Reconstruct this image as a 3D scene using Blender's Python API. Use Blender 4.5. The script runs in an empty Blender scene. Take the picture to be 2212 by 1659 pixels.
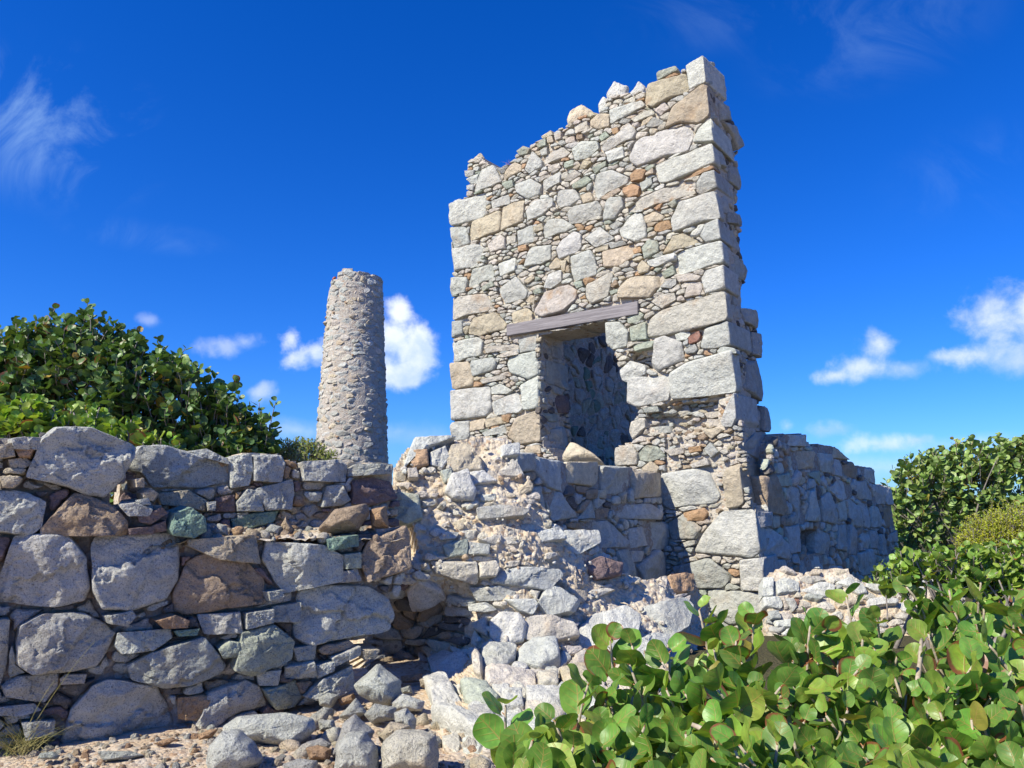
import bpy, math, random
import numpy as np
from mathutils import Vector, Matrix

R = math.radians
rnd = random.Random(7)
rng = np.random.default_rng(7)
SC = bpy.context.scene
COL = SC.collection

# ------------------------------------------------------------------ camera
EYE = np.array([0.0, 0.0, 1.6]); PITCH = R(8.7); FPX = 1640.0     # photo measured on a 2212 x 1659 grid
cam_d = bpy.data.cameras.new('camera'); cam = bpy.data.objects.new('camera', cam_d); COL.objects.link(cam)
cam.location = EYE; cam.rotation_euler = (R(90) + PITCH, 0, 0)
cam_d.sensor_width = 36.0; cam_d.lens = 36.0 * FPX / 2212.0
cam_d.clip_start = 0.05; cam_d.clip_end = 6000
SC.camera = cam

# ------------------------------------------------------------------ light
SUN_AZ, SUN_EL = R(52.0), R(43.0)          # direction the light travels (from +Y towards +X), and its height
L = Vector((math.sin(SUN_AZ) * math.cos(SUN_EL), math.cos(SUN_AZ) * math.cos(SUN_EL), -math.sin(SUN_EL)))
sd = bpy.data.lights.new('sun', 'SUN'); sd.energy = 5.0; sd.angle = R(0.5); sd.color = (1.0, 0.93, 0.77)
sun = bpy.data.objects.new('sun', sd); COL.objects.link(sun); sun.location = (-20, -20, 30)
sun.rotation_euler = L.to_track_quat('-Z', 'Y').to_euler()

SC.view_settings.view_transform = 'Standard'; SC.view_settings.look = 'None'
SC.view_settings.exposure = 0.55; SC.view_settings.gamma = 1.0
SC.cycles.max_bounces = 6; SC.cycles.diffuse_bounces = 3; SC.cycles.glossy_bounces = 2
SC.cycles.transparent_max_bounces = 4; SC.cycles.transmission_bounces = 3

def ray(x, y):
    """Unit-depth view ray of a photo point (2212 grid)."""
    xr = (np.asarray(x, float) - 1106.0) / FPX; yd = (np.asarray(y, float) - 829.5) / FPX
    cp, sp = math.cos(PITCH), math.sin(PITCH)
    return np.stack([xr, cp + yd * sp, sp - yd * cp], -1)
def at(x, y, Y):
    d = ray(x, y); return EYE + d * (np.asarray(Y, float) / d[..., 1])[..., None]
def at_z(x, y, z=0.0):
    d = ray(x, y); return EYE + d * ((z - EYE[2]) / d[..., 2])[..., None]

# ------------------------------------------------------------------ world: Nishita sky, saturated, with clouds by direction
W = bpy.data.worlds.new('World'); SC.world = W; W.use_nodes = True
class NT:
    def __init__(s, tree): s.t = tree
    def n(s, kind, **kw):
        nd = s.t.nodes.new(kind)
        for k, v in kw.items(): setattr(nd, k, v)
        return nd
    def link(s, a, b): s.t.links.new(a, b)
    def put(s, sock, v):
        if hasattr(v, 'is_output') or hasattr(v, 'links'): s.t.links.new(v, sock)
        else: sock.default_value = v
    def math(s, op, a, b=0.0, c=0.0, clamp=False):
        nd = s.n('ShaderNodeMath', operation=op, use_clamp=clamp)
        s.put(nd.inputs[0], a); s.put(nd.inputs[1], b); s.put(nd.inputs[2], c); return nd.outputs[0]
    def vmath(s, op, a, b=(0, 0, 0)):
        nd = s.n('ShaderNodeVectorMath', operation=op); s.put(nd.inputs[0], a); s.put(nd.inputs[1], b); return nd
    def mix(s, f, a, b, blend='MIX'):
        nd = s.n('ShaderNodeMix', data_type='RGBA', blend_type=blend)
        s.put(nd.inputs[0], f); s.put(nd.inputs[6], a); s.put(nd.inputs[7], b); return nd.outputs[2]
    def noise(s, vec, scale, detail=4, rough=0.55, dist=0.0, typ=None):
        nd = s.n('ShaderNodeTexNoise'); nd.noise_dimensions = '3D'
        if typ: nd.noise_type = typ
        s.put(nd.inputs['Vector'], vec); nd.inputs['Scale'].default_value = scale
        nd.inputs['Detail'].default_value = detail; nd.inputs['Roughness'].default_value = rough
        nd.inputs['Distortion'].default_value = dist; return nd.outputs[0]
    def rng(s, v, a, b, c=0.0, d=1.0, smooth=True):
        nd = s.n('ShaderNodeMapRange'); nd.interpolation_type = 'SMOOTHSTEP' if smooth else 'LINEAR'
        s.put(nd.inputs[0], v)
        for i, q in enumerate((a, b, c, d)): s.put(nd.inputs[1 + i], q)
        return nd.outputs[0]
def world():
    t = NT(W.node_tree); W.node_tree.nodes.clear()
    sky = t.n('ShaderNodeTexSky'); sky.sky_type = 'NISHITA'; sky.sun_disc = False
    sky.sun_elevation = SUN_EL; sky.sun_rotation = SUN_AZ + math.pi
    sky.altitude = 0; sky.air_density = 1.0; sky.dust_density = 0.25; sky.ozone_density = 2.0
    hs = t.n('ShaderNodeHueSaturation'); hs.inputs['Saturation'].default_value = SKY_SAT; hs.inputs['Value'].default_value = 1.0
    hs.inputs['Hue'].default_value = SKY_HUE
    t.link(sky.outputs[0], hs.inputs['Color'])
    h2 = t.n('ShaderNodeHueSaturation'); h2.inputs['Saturation'].default_value = 1.035; h2.inputs['Hue'].default_value = 0.5
    t.link(t.mix(1.0, hs.outputs[0], SKY_MUL + (1,), 'MULTIPLY'), h2.inputs['Color']); col = h2.outputs[0]
    co = t.n('ShaderNodeTexCoord').outputs['Generated']
    dirn = t.vmath('NORMALIZE', co).outputs[0]
    fb = t.noise(dirn, 26.0, 7, 0.58, 0.15)
    fine = t.noise(dirn, 9.0, 5, 0.6)
    f0 = t.math('MULTIPLY_ADD', fb, 1.0, -0.5)
    f1 = t.math('MULTIPLY_ADD', fine, 1.0, -0.5)
    nz = t.math('MULTIPLY_ADD', f1, 1.3, t.math('MULTIPLY', f0, 2.6))
    # heaped clouds: each a few puffs (photo point, radii in px); density = 1 - distance + noise
    def cloud(col, puffs, dens, white, grey, soft=0.55, namp=1.0):
        best = None; ymid = sum(p[1] for p in puffs) / len(puffs)
        for (x, y, rx, ry) in puffs:
            c = ray(x, y); c = c / np.linalg.norm(c)
            rt = np.cross(c, [0, 0, 1]); rt /= np.linalg.norm(rt); up = np.cross(rt, c)
            k = FPX * c[1] * 1.0
            a = t.math('MULTIPLY', t.vmath('DOT_PRODUCT', dirn, tuple(rt)).outputs['Value'], FPX / rx * 1.0)
            b = t.math('MULTIPLY', t.vmath('DOT_PRODUCT', dirn, tuple(up)).outputs['Value'], FPX / ry * 1.0)
            d = t.math('SQRT', t.math('ADD', t.math('MULTIPLY', a, a), t.math('MULTIPLY', b, b)))
            d = t.math('ADD', t.math('SUBTRACT', 1.0, d), t.math('MULTIPLY', t.math('LESS_THAN', t.vmath('DOT_PRODUCT', dirn, tuple(c)).outputs['Value'], 0.5), -50.0))
            best = d if best is None else t.math('SMOOTH_MAX', best, d, 0.35)
        den = t.math('ADD', best, t.math('MULTIPLY', nz, namp))
        alpha = t.rng(den, 0.0, soft, 0.0, dens)
        ctr = np.mean([[p[0], p[1]] for p in puffs], 0); ryy = max(p[1] + p[3] for p in puffs) - min(p[1] - p[3] for p in puffs)
        c = ray(*ctr); c /= np.linalg.norm(c); rt = np.cross(c, [0, 0, 1]); rt /= np.linalg.norm(rt); up = np.cross(rt, c)
        h = t.math('MULTIPLY', t.vmath('DOT_PRODUCT', dirn, tuple(up * 0.9 - rt * 0.35)).outputs['Value'], FPX / ryy * 2.0)
        lit = t.rng(t.math('ADD', h, t.math('MULTIPLY', f0, 3.2)), -0.75, 0.75)
        return t.mix(alpha, col, t.mix(lit, grey + (1,), white + (1,)))
    G, Wh = (5.4, 7.0, 9.8), (9.4, 10.0, 11.0)
    for puffs, dens, soft, na in CLOUDS:
        col = cloud(col, puffs, dens, Wh, G, soft, na)
    # thin ice cloud, streaked
    mp = t.n('ShaderNodeMapping'); mp.inputs['Rotation'].default_value = (0.2, 0.5, 0.6); mp.inputs['Scale'].default_value = (3.0, 12.0, 5.0)
    t.link(dirn, mp.inputs['Vector'])
    st = t.noise(mp.outputs[0], 1.6, 7, 0.62, 0.8)
    for (x, y, rx, ry, amt) in CIRRUS:
        c = ray(x, y); c /= np.linalg.norm(c)
        rt = np.cross(c, [0, 0, 1]); rt /= np.linalg.norm(rt); up = np.cross(rt, c)
        a = t.math('MULTIPLY', t.vmath('DOT_PRODUCT', dirn, tuple(rt)).outputs['Value'], FPX / rx)
        b = t.math('MULTIPLY', t.vmath('DOT_PRODUCT', dirn, tuple(up)).outputs['Value'], FPX / ry)
        d = t.math('SQRT', t.math('ADD', t.math('MULTIPLY', a, a), t.math('MULTIPLY', b, b)))
        m = t.math('MULTIPLY', t.rng(d, 1.0, 0.1), t.rng(st, 0.44, 0.74, 0.0, amt))
        m = t.math('MULTIPLY', m, t.math('GREATER_THAN', t.vmath('DOT_PRODUCT', dirn, tuple(c)).outputs['Value'], 0.5))
        col = t.mix(m, col, (5.0, 7.6, 10.5, 1))
    bg = t.n('ShaderNodeBackground'); t.link(col, bg.inputs['Color']); bg.inputs['Strength'].default_value = SKY_STR
    out = t.n('ShaderNodeOutputWorld'); t.link(bg.outputs[0], out.inputs['Surface'])
SKY_SAT, SKY_HUE, SKY_STR, SKY_MUL = 1.25, 0.5, 0.076, (0.42, 0.80, 1.65)
CLOUDS = [  # puffs (x, y, rx, ry), density, softness, noise amount
    ([(862, 672, 34, 42), (855, 740, 55, 70), (905, 750, 50, 65), (870, 810, 60, 40), (920, 760, 30, 42)], 0.95, 0.75, 0.65),
    ([(632, 735, 26, 40), (650, 775, 48, 38), (690, 770, 40, 40)], 0.8, 0.9, 0.9),
    ([(480, 748, 60, 26), (535, 738, 36, 26)], 0.42, 1.2, 0.9),
    ([(562, 848, 36, 26)], 0.5, 1.1, 0.8), ([(322, 694, 26, 16)], 0.28, 1.2, 0.9),
    ([(1900, 750, 52, 42), (1860, 795, 85, 36), (1950, 795, 85, 32), (1800, 812, 60, 22), (2050, 770, 60, 22)], 0.78, 1.0, 0.65),
    ([(2165, 680, 85, 66), (2230, 670, 80, 66), (2110, 765, 85, 32), (2200, 775, 80, 45)], 0.8, 1.0, 0.65),
    ([(1782, 930, 55, 20), (1700, 920, 24, 22)], 0.5, 1.2, 0.8), ([(1900, 958, 90, 24), (1980, 950, 50, 18)], 0.6, 1.1, 0.8),
    ([(2080, 960, 240, 26), (1900, 1010, 260, 32)], 0.5, 1.6, 0.5), ([(640, 930, 170, 34), (900, 940, 130, 40)], 0.45, 1.6, 0.5)]
CIRRUS = [(90, 270, 250, 170, 0.34), (1870, 60, 260, 140, 0.11), (1560, 30, 300, 90, 0.08), (320, 510, 190, 40, 0.1), (2100, 380, 200, 120, 0.05)]
world()

# ------------------------------------------------------------------ noise and mesh helpers
_p = np.random.default_rng(3).permutation(256); _p = np.concatenate([_p, _p, _p])
_g = np.random.default_rng(4).normal(size=(256, 3)); _g /= np.linalg.norm(_g, axis=1)[:, None]
def perlin(P):
    P = np.asarray(P, float); i = np.floor(P).astype(int); f = P - i; i &= 255
    u = f * f * f * (f * (f * 6 - 15) + 10); r = 0.0
    for dx in (0, 1):
        for dy in (0, 1):
            for dz in (0, 1):
                h = _p[_p[_p[(i[..., 0] + dx) & 255] + ((i[..., 1] + dy) & 255)] + ((i[..., 2] + dz) & 255)]
                w = (u[..., 0] if dx else 1 - u[..., 0]) * (u[..., 1] if dy else 1 - u[..., 1]) * (u[..., 2] if dz else 1 - u[..., 2])
                r = r + w * (_g[h] * (f - np.array([dx, dy, dz]))).sum(-1)
    return r * 1.5
def fbm(P, oct=4, gain=0.5):
    a, s, r = 1.0, 1.0, 0.0
    for k in range(oct):
        r = r + a * perlin(P * s + 17.3 * k); a *= gain; s *= 2.1
    return r

class MB:
    """Collects vertices, quads and triangles with a colour per vertex; build() links ONE mesh object."""
    def __init__(s): s.v, s.q, s.t, s.c, s.uv, s.n = [], [], [], [], [], 0
    def add(s, v, q=None, t=None, c=(1, 1, 1, 1), uv=None):
        v = np.asarray(v, float)
        if q is not None and len(q): s.q.append(np.asarray(q, int) + s.n)
        if t is not None and len(t): s.t.append(np.asarray(t, int) + s.n)
        c = np.asarray(c, float)
        s.c.append(np.broadcast_to(c, (len(v), 4)) if c.ndim == 1 else c)
        s.uv.append(np.zeros((len(v), 2)) if uv is None else uv)
        s.v.append(v); s.n += len(v)
    def build(s, name, mat, parent=None, smooth=True, origin=None):
        V = np.concatenate(s.v) if s.v else np.zeros((0, 3))
        base = BASE[parent.name] if parent else (np.zeros(3) if origin is None else np.asarray(origin, float))
        V = V - base
        Q = np.concatenate(s.q) if s.q else np.zeros((0, 4), int); T = np.concatenate(s.t) if s.t else np.zeros((0, 3), int)
        me = bpy.data.meshes.new(name)
        me.vertices.add(len(V)); me.vertices.foreach_set('co', V.astype(np.float32).ravel())
        li = np.concatenate([Q.ravel(), T.ravel()]).astype(np.int32)
        me.loops.add(len(li)); me.loops.foreach_set('vertex_index', li)
        me.polygons.add(len(Q) + len(T))
        st = np.concatenate([np.arange(len(Q)) * 4, len(Q) * 4 + np.arange(len(T)) * 3]).astype(np.int32)
        me.polygons.foreach_set('loop_start', st)
        me.polygons.foreach_set('use_smooth', np.full(len(Q) + len(T), bool(smooth)))
        at_ = me.color_attributes.new('tint', 'FLOAT_COLOR', 'POINT')
        at_.data.foreach_set('color', np.concatenate(s.c).astype(np.float32).ravel())
        ul = me.uv_layers.new(name='UVMap')
        ul.data.foreach_set('uv', np.concatenate(s.uv)[li].astype(np.float32).ravel())
        me.update(calc_edges=True); me.validate()
        me.materials.append(mat)
        o = bpy.data.objects.new(name, me); COL.objects.link(o)
        if parent: o.parent = parent
        else: o.location = base
        BASE[o.name] = base
        return o
BASE = {}
def tag(o, label=None, cat=None, group=None, kind=None):
    for k, v in (('label', label), ('category', cat), ('group', group), ('kind', kind)):
        if v: o[k] = v
    return o
def thing(name, label, cat, loc=(0, 0, 0), group=None):
    o = bpy.data.objects.new(name, None); COL.objects.link(o); o.location = loc
    o.empty_display_size = 0.2; BASE[o.name] = np.array(loc, float)
    return tag(o, label, cat, group)
# ------------------------------------------------------------------ materials
def new_mat(name):
    m = bpy.data.materials.new(name); m.use_nodes = True; m.node_tree.nodes.clear(); t = NT(m.node_tree)
    b = t.n('ShaderNodeBsdfPrincipled'); o = t.n('ShaderNodeOutputMaterial'); t.link(b.outputs[0], o.inputs[0])
    return m, t, b, o
def stone_mat(name, fleck=70.0, bump=0.5, contrast=1.0):
    m, t, b, o = new_mat(name)
    co = t.n('ShaderNodeTexCoord').outputs['Object']
    at_ = t.n('ShaderNodeVertexColor'); at_.layer_name = 'tint'
    tint = at_.outputs['Color']; stain = at_.outputs['Alpha']
    big = t.noise(co, 2.3, 5, 0.6); mid = t.noise(co, 9.0, 6, 0.65); sp = t.noise(co, fleck, 3, 0.7); sp2 = t.noise(co, fleck * 0.37, 4, 0.7)
    col = t.mix(t.rng(mid, 0.3, 0.72), t.mix(1.0, tint, (0.80, 0.79, 0.78, 1), 'MULTIPLY'), t.mix(1.0, tint, (1.10, 1.08, 1.05, 1), 'MULTIPLY'))
    # rusty weathering, amount per stone
    rust = t.math('MULTIPLY', t.rng(big, 0.50, 0.72), stain)
    col = t.mix(rust, col, (0.37, 0.23, 0.115, 1))
    # lichen-dark bloom
    col = t.mix(t.math('MULTIPLY', t.rng(t.noise(co, 5.1, 6, 0.7), 0.56, 0.76), 0.4), col, (0.20, 0.19, 0.175, 1))
    # mineral flecks of the granite
    dk = t.math('MULTIPLY', t.rng(sp, 0.53, 0.66), 0.62 * contrast); lt = t.math('MULTIPLY', t.rng(sp2, 0.57, 0.70), 0.45 * contrast)
    col = t.mix(lt, col, t.mix(0.5, col, (0.74, 0.71, 0.66, 1)))
    col = t.mix(dk, col, t.mix(0.7, col, (0.07, 0.068, 0.07, 1)))
    vo = t.n('ShaderNodeTexVoronoi'); t.link(co, vo.inputs['Vector']); vo.inputs['Scale'].default_value = 3.3
    kn = t.math('MULTIPLY', t.rng(vo.outputs['Distance'], 0.085, 0.05), 0.55)          # dark inclusions, a few per stone
    col = t.mix(kn, col, (0.13, 0.125, 0.125, 1))
    t.link(col, b.inputs['Base Color']); b.inputs['Roughness'].default_value = 0.9; b.inputs['Specular IOR Level'].default_value = 0.15
    h = t.math('ADD', t.math('MULTIPLY', t.noise(co, 24.0, 8, 0.72), 0.8), t.math('MULTIPLY', sp, 0.16))
    h = t.math('ADD', h, t.math('MULTIPLY', mid, 1.3)); h = t.math('ADD', h, t.math('MULTIPLY', t.noise(co, 6.5, 9, 0.68, 0.4), 1.6))
    bp = t.n('ShaderNodeBump'); bp.inputs['Strength'].default_value = bump; bp.inputs['Distance'].default_value = 0.045
    t.link(h, bp.inputs['Height']); t.link(bp.outputs[0], b.inputs['Normal'])
    return m
def mortar_mat(name, c1, c2, c3, sc=1.0, scrub=False):
    m, t, b, o = new_mat(name)
    co = t.n('ShaderNodeTexCoord').outputs['Object']
    a = t.noise(co, 3.0 * sc, 6, 0.65); f = t.noise(co, 28.0 * sc, 6, 0.75); g = t.noise(co, 85.0 * sc, 3, 0.7)
    col = t.mix(t.rng(a, 0.35, 0.68), c1 + (1,), c2 + (1,)); col = t.mix(t.math('MULTIPLY', t.rng(f, 0.5, 0.7), 0.7), col, c3 + (1,))
    vo = t.n('ShaderNodeTexVoronoi'); t.link(co, vo.inputs['Vector']); vo.inputs['Scale'].default_value = 24.0 * sc
    sep = t.n('ShaderNodeSeparateColor'); t.link(vo.outputs['Color'], sep.inputs[0])
    col = t.mix(t.math('MULTIPLY', t.rng(sep.outputs[0], 0.7, 0.9), 0.6), col, (0.52, 0.49, 0.44, 1))
    col = t.mix(t.math('MULTIPLY', t.rng(sep.outputs[1], 0.86, 0.95), 0.6), col, (0.33, 0.19, 0.11, 1))
    col = t.mix(t.math('MULTIPLY', t.rng(g, 0.55, 0.7), 0.35), col, (0.2, 0.16, 0.12, 1))
    if scrub:   # ground past the sand: dark scrub colours added to cut bounced light
        sx = t.n('ShaderNodeSeparateXYZ'); t.link(co, sx.inputs[0])
        far = t.math('ADD', t.math('ADD', sx.outputs[1], t.math('MULTIPLY', t.rng(sx.outputs[0], 0.3, 1.6), 6.0)), t.math('MULTIPLY', a, 1.5))
        col = t.mix(t.rng(far, 9.2, 10.6), col, t.mix(f, (0.05, 0.06, 0.02, 1), (0.12, 0.095, 0.06, 1)))
    t.link(col, b.inputs['Base Color']); b.inputs['Roughness'].default_value = 0.95; b.inputs['Specular IOR Level'].default_value = 0.1
    h = t.math('ADD', f, t.math('MULTIPLY', vo.outputs['Distance'], -1.0)); h = t.math('ADD', h, t.math('MULTIPLY', g, 0.4))
    bp = t.n('ShaderNodeBump'); bp.inputs['Strength'].default_value = 0.7; bp.inputs['Distance'].default_value = 0.03
    t.link(h, bp.inputs['Height']); t.link(bp.outputs[0], b.inputs['Normal'])
    return m
def wood_mat(name, c1, c2, sc=(1.2, 26.0, 26.0)):
    m, t, b, o = new_mat(name)
    co = t.n('ShaderNodeTexCoord').outputs['UV']
    mp = t.n('ShaderNodeMapping'); mp.inputs['Scale'].default_value = sc; t.link(co, mp.inputs['Vector'])
    a = t.noise(mp.outputs[0], 1.0, 7, 0.65, 0.6); g = t.noise(mp.outputs[0], 3.5, 5, 0.7, 0.3)
    col = t.mix(t.rng(a, 0.3, 0.7), c1 + (1,), c2 + (1,)); col = t.mix(t.math('MULTIPLY', t.rng(g, 0.56, 0.66), 0.6), col, (0.10, 0.09, 0.09, 1))
    t.link(col, b.inputs['Base Color']); b.inputs['Roughness'].default_value = 0.8
    bp = t.n('ShaderNodeBump'); bp.inputs['Strength'].default_value = 0.5; bp.inputs['Distance'].default_value = 0.02
    t.link(a, bp.inputs['Height']); t.link(bp.outputs[0], b.inputs['Normal'])
    return m
def leaf_mat(name, vein=(0.30, 0.27, 0.07), vamt=0.75, rough=0.42, trans=0.28, brown=True, gloss=0.5):
    m, t, b, o = new_mat(name)
    at_ = t.n('ShaderNodeVertexColor'); at_.layer_name = 'tint'; tint = at_.outputs['Color']; age = at_.outputs['Alpha']
    uv = t.n('ShaderNodeUVMap').outputs[0]; sx = t.n('ShaderNodeSeparateXYZ'); t.link(uv, sx.inputs[0])
    co = t.n('ShaderNodeTexCoord').outputs['Object']
    u = t.math('ABSOLUTE', t.math('SUBTRACT', sx.outputs[0], 0.5)); v = sx.outputs[1]
    mid = t.rng(u, t.math('MULTIPLY_ADD', v, -0.022, 0.036), 0.004)
    k = t.math('FRACT', t.math('MULTIPLY', t.math('SUBTRACT', v, t.math('MULTIPLY', u, 0.75)), 4.6))
    k = t.math('ABSOLUTE', t.math('SUBTRACT', k, 0.5))
    side = t.math('MULTIPLY', t.rng(k, 0.11, 0.03), t.rng(u, 0.46, 0.1))
    vn = t.math('MAXIMUM', mid, t.math('MULTIPLY', side, 0.6))
    nz = t.noise(co, 30.0, 4, 0.6)
    col = t.mix(t.rng(nz, 0.3, 0.7), t.mix(1.0, tint, (0.78, 0.8, 0.8, 1), 'MULTIPLY'), t.mix(1.0, tint, (1.15, 1.12, 1.05, 1), 'MULTIPLY'))
    ve = t.mix(1.0, col, vein + (1,), 'MIX') if vamt >= 1 else t.mix(vamt, col, vein + (1,))
    col = t.mix(vn, col, ve)
    if brown:   # scorched rim on old leaves
        du = t.math('SUBTRACT', sx.outputs[0], 0.5); dv = t.math('SUBTRACT', v, 0.5)
        r = t.math('SQRT', t.math('ADD', t.math('MULTIPLY', du, du), t.math('MULTIPLY', dv, dv)))
        e = t.math('ADD', r, t.math('MULTIPLY', t.math('SUBTRACT', t.noise(co, 14.0, 4, 0.6), 0.5), 0.5))
        col = t.mix(t.math('MULTIPLY', t.rng(e, 0.36, 0.46), age), col, (0.22, 0.08, 0.035, 1))
    t.link(col, b.inputs['Base Color']); b.inputs['Roughness'].default_value = rough; b.inputs['Specular IOR Level'].default_value = gloss
    bp = t.n('ShaderNodeBump'); bp.inputs['Strength'].default_value = 0.35; bp.inputs['Distance'].default_value = 0.006
    t.link(t.math('ADD', vn, t.math('MULTIPLY', nz, 0.5)), bp.inputs['Height']); t.link(bp.outputs[0], b.inputs['Normal'])
    tr = t.n('ShaderNodeBsdfTranslucent'); t.link(t.mix(1.0, col, (1.5, 1.45, 0.6, 1), 'MULTIPLY'), tr.inputs['Color'])
    mx = t.n('ShaderNodeMixShader'); mx.inputs[0].default_value = trans
    t.link(b.outputs[0], mx.inputs[1]); t.link(tr.outputs[0], mx.inputs[2]); t.link(mx.outputs[0], o.inputs[0])
    return m
def plain_mat(name, c1, c2, sc=20.0, rough=0.85):
    m, t, b, o = new_mat(name); co = t.n('ShaderNodeTexCoord').outputs['Object']
    n = t.noise(co, sc, 5, 0.65); t.link(t.mix(t.rng(n, 0.35, 0.68), c1 + (1,), c2 + (1,)), b.inputs['Base Color'])
    b.inputs['Roughness'].default_value = rough
    bp = t.n('ShaderNodeBump'); bp.inputs['Strength'].default_value = 0.5; bp.inputs['Distance'].default_value = 0.01
    t.link(n, bp.inputs['Height']); t.link(bp.outputs[0], b.inputs['Normal'])
    return m
M_STONE = stone_mat('granite', 70.0, 0.8); M_NEAR = stone_mat('granite_near', 95.0, 1.1, 1.5); M_FAR = stone_mat('granite_far', 30.0, 0.6)
M_MORT = mortar_mat('lime_mortar', (0.47, 0.42, 0.34), (0.53, 0.49, 0.42), (0.38, 0.33, 0.26))
M_RUB = mortar_mat('crumbled_mortar', (0.58, 0.475, 0.33), (0.64, 0.57, 0.45), (0.45, 0.33, 0.21))
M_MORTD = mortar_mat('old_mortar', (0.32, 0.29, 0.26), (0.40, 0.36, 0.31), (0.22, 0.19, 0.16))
M_CHM = mortar_mat('pink_mortar', (0.42, 0.38, 0.32), (0.48, 0.44, 0.38), (0.32, 0.28, 0.235))
M_SAND = mortar_mat('sandy_soil', (0.56, 0.43, 0.30), (0.62, 0.52, 0.40), (0.44, 0.31, 0.20), 1.3, True)
M_BEAM = wood_mat('weathered_timber', (0.15, 0.135, 0.14), (0.27, 0.25, 0.255))
M_SOFF = wood_mat('stained_timber', (0.28, 0.20, 0.12), (0.42, 0.33, 0.22))
M_LEAF = leaf_mat('sea_grape_leaf', (0.36, 0.24, 0.07), 0.8)
M_LEAFB = leaf_mat('sea_grape_leaf_far', (0.22, 0.23, 0.09), 0.5, 0.45, 0.16)
M_LEAFY = leaf_mat('small_leaf', (0.3, 0.3, 0.08), 0.2, 0.55, 0.45, False, 0.3)
M_STEM = plain_mat('pale_stem', (0.33, 0.27, 0.19), (0.45, 0.39, 0.31), 30.0)
M_RSTEM = plain_mat('red_stem', (0.34, 0.13, 0.05), (0.36, 0.24, 0.10), 30.0, 0.6)
M_TWIG = plain_mat('grey_twig', (0.16, 0.14, 0.12), (0.26, 0.23, 0.20), 30.0)
M_GRASS = plain_mat('dry_grass', (0.20, 0.21, 0.06), (0.42, 0.36, 0.14), 12.0)
M_BRICK = plain_mat('red_brick', (0.36, 0.10, 0.06), (0.45, 0.17, 0.10), 18.0)

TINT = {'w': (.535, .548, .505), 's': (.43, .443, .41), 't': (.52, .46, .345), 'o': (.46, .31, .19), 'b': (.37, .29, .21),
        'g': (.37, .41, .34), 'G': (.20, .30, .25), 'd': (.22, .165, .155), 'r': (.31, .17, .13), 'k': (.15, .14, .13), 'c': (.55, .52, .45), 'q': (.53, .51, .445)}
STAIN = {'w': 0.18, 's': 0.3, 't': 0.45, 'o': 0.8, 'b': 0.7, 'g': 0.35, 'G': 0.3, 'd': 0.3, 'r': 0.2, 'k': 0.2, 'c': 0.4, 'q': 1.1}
TMUL = 1.0
def tint(code, r=rng):
    c = np.array(TINT[code]) * TMUL * r.uniform(0.88, 1.1) * r.normal(1.0, 0.011, 3)
    c = c * min(1.0, 0.68 / c.max())
    return tuple(np.clip(c, 0.02, 0.68)) + (float(np.clip(STAIN[code] * r.uniform(0.4, 1.3), 0, 1)),)
# ------------------------------------------------------------------ surfaces the stonework stands on
def unit(v): v = np.asarray(v, float); return v / np.linalg.norm(v)
class Plane:
    """A wall face: origin, right and up; the normal looks out of the wall."""
    def __init__(s, o, ux, uy=(0, 0, 1)):
        s.o = np.asarray(o, float); s.ux = unit(ux); s.uy = unit(uy); s.nn = unit(np.cross(s.ux, s.uy)); s.scale = 1.0
        s.B = np.linalg.inv(np.stack([s.ux, s.uy, s.nn], 1))
    def from_px(s, p):
        p = np.asarray(p, float); d = ray(p[:, 0], p[:, 1]); k = ((s.o - EYE) @ s.nn) / (d @ s.nn)
        q = (EYE + d * k[:, None] - s.o) @ s.B.T
        return q[:, :2]
    def P(s, q): q = np.asarray(q, float); return s.o + q[..., :1] * s.ux + q[..., 1:2] * s.uy
    def N(s, q): return np.broadcast_to(s.nn, np.shape(q)[:-1] + (3,))
class Mound:
    """A heap measured at photo points: every point (x, y) carries its distance; linear radial interpolation between."""
    def __init__(s, pts):
        pts = np.array(pts, float); s.c = pts[:, :2] / 100; K = np.linalg.norm(s.c[:, None] - s.c[None], axis=2)
        n = len(s.c); A = np.zeros((n + 3, n + 3)); A[:n, :n] = K - np.eye(n) * 0.02; A[:n, n] = 1; A[:n, n + 1:] = s.c; A[n:, :n] = A[:n, n:].T
        s.w = np.linalg.solve(A, np.concatenate([pts[:, 2], np.zeros(3)])); s.scale = 190.0
    def Y(s, q):
        q = np.asarray(q, float) / 100; sh = q.shape[:-1]; q = q.reshape(-1, 2); n = len(s.c)
        K = np.linalg.norm(q[:, None] - s.c[None], axis=2)
        return (K @ s.w[:n] + s.w[n] + q @ s.w[n + 1:]).reshape(sh)
    def from_px(s, p): return np.asarray(p, float)
    def P(s, q): q = np.asarray(q, float); return at(q[..., 0], q[..., 1], s.Y(q))
    def N(s, q):
        q = np.asarray(q, float); e = 14.0
        a = s.P(q + [e, 0]) - s.P(q - [e, 0]); b = s.P(q - [0, e]) - s.P(q + [0, e]); n = np.cross(a, b)
        n = n / np.linalg.norm(n, axis=-1, keepdims=True); v = EYE - s.P(q); v = v / np.linalg.norm(v, axis=-1, keepdims=True)
        n = n + np.interp(q[..., 1:2], [1360, 1440], [0.55, 0.12]) * v; return n / np.linalg.norm(n, axis=-1, keepdims=True)
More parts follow.
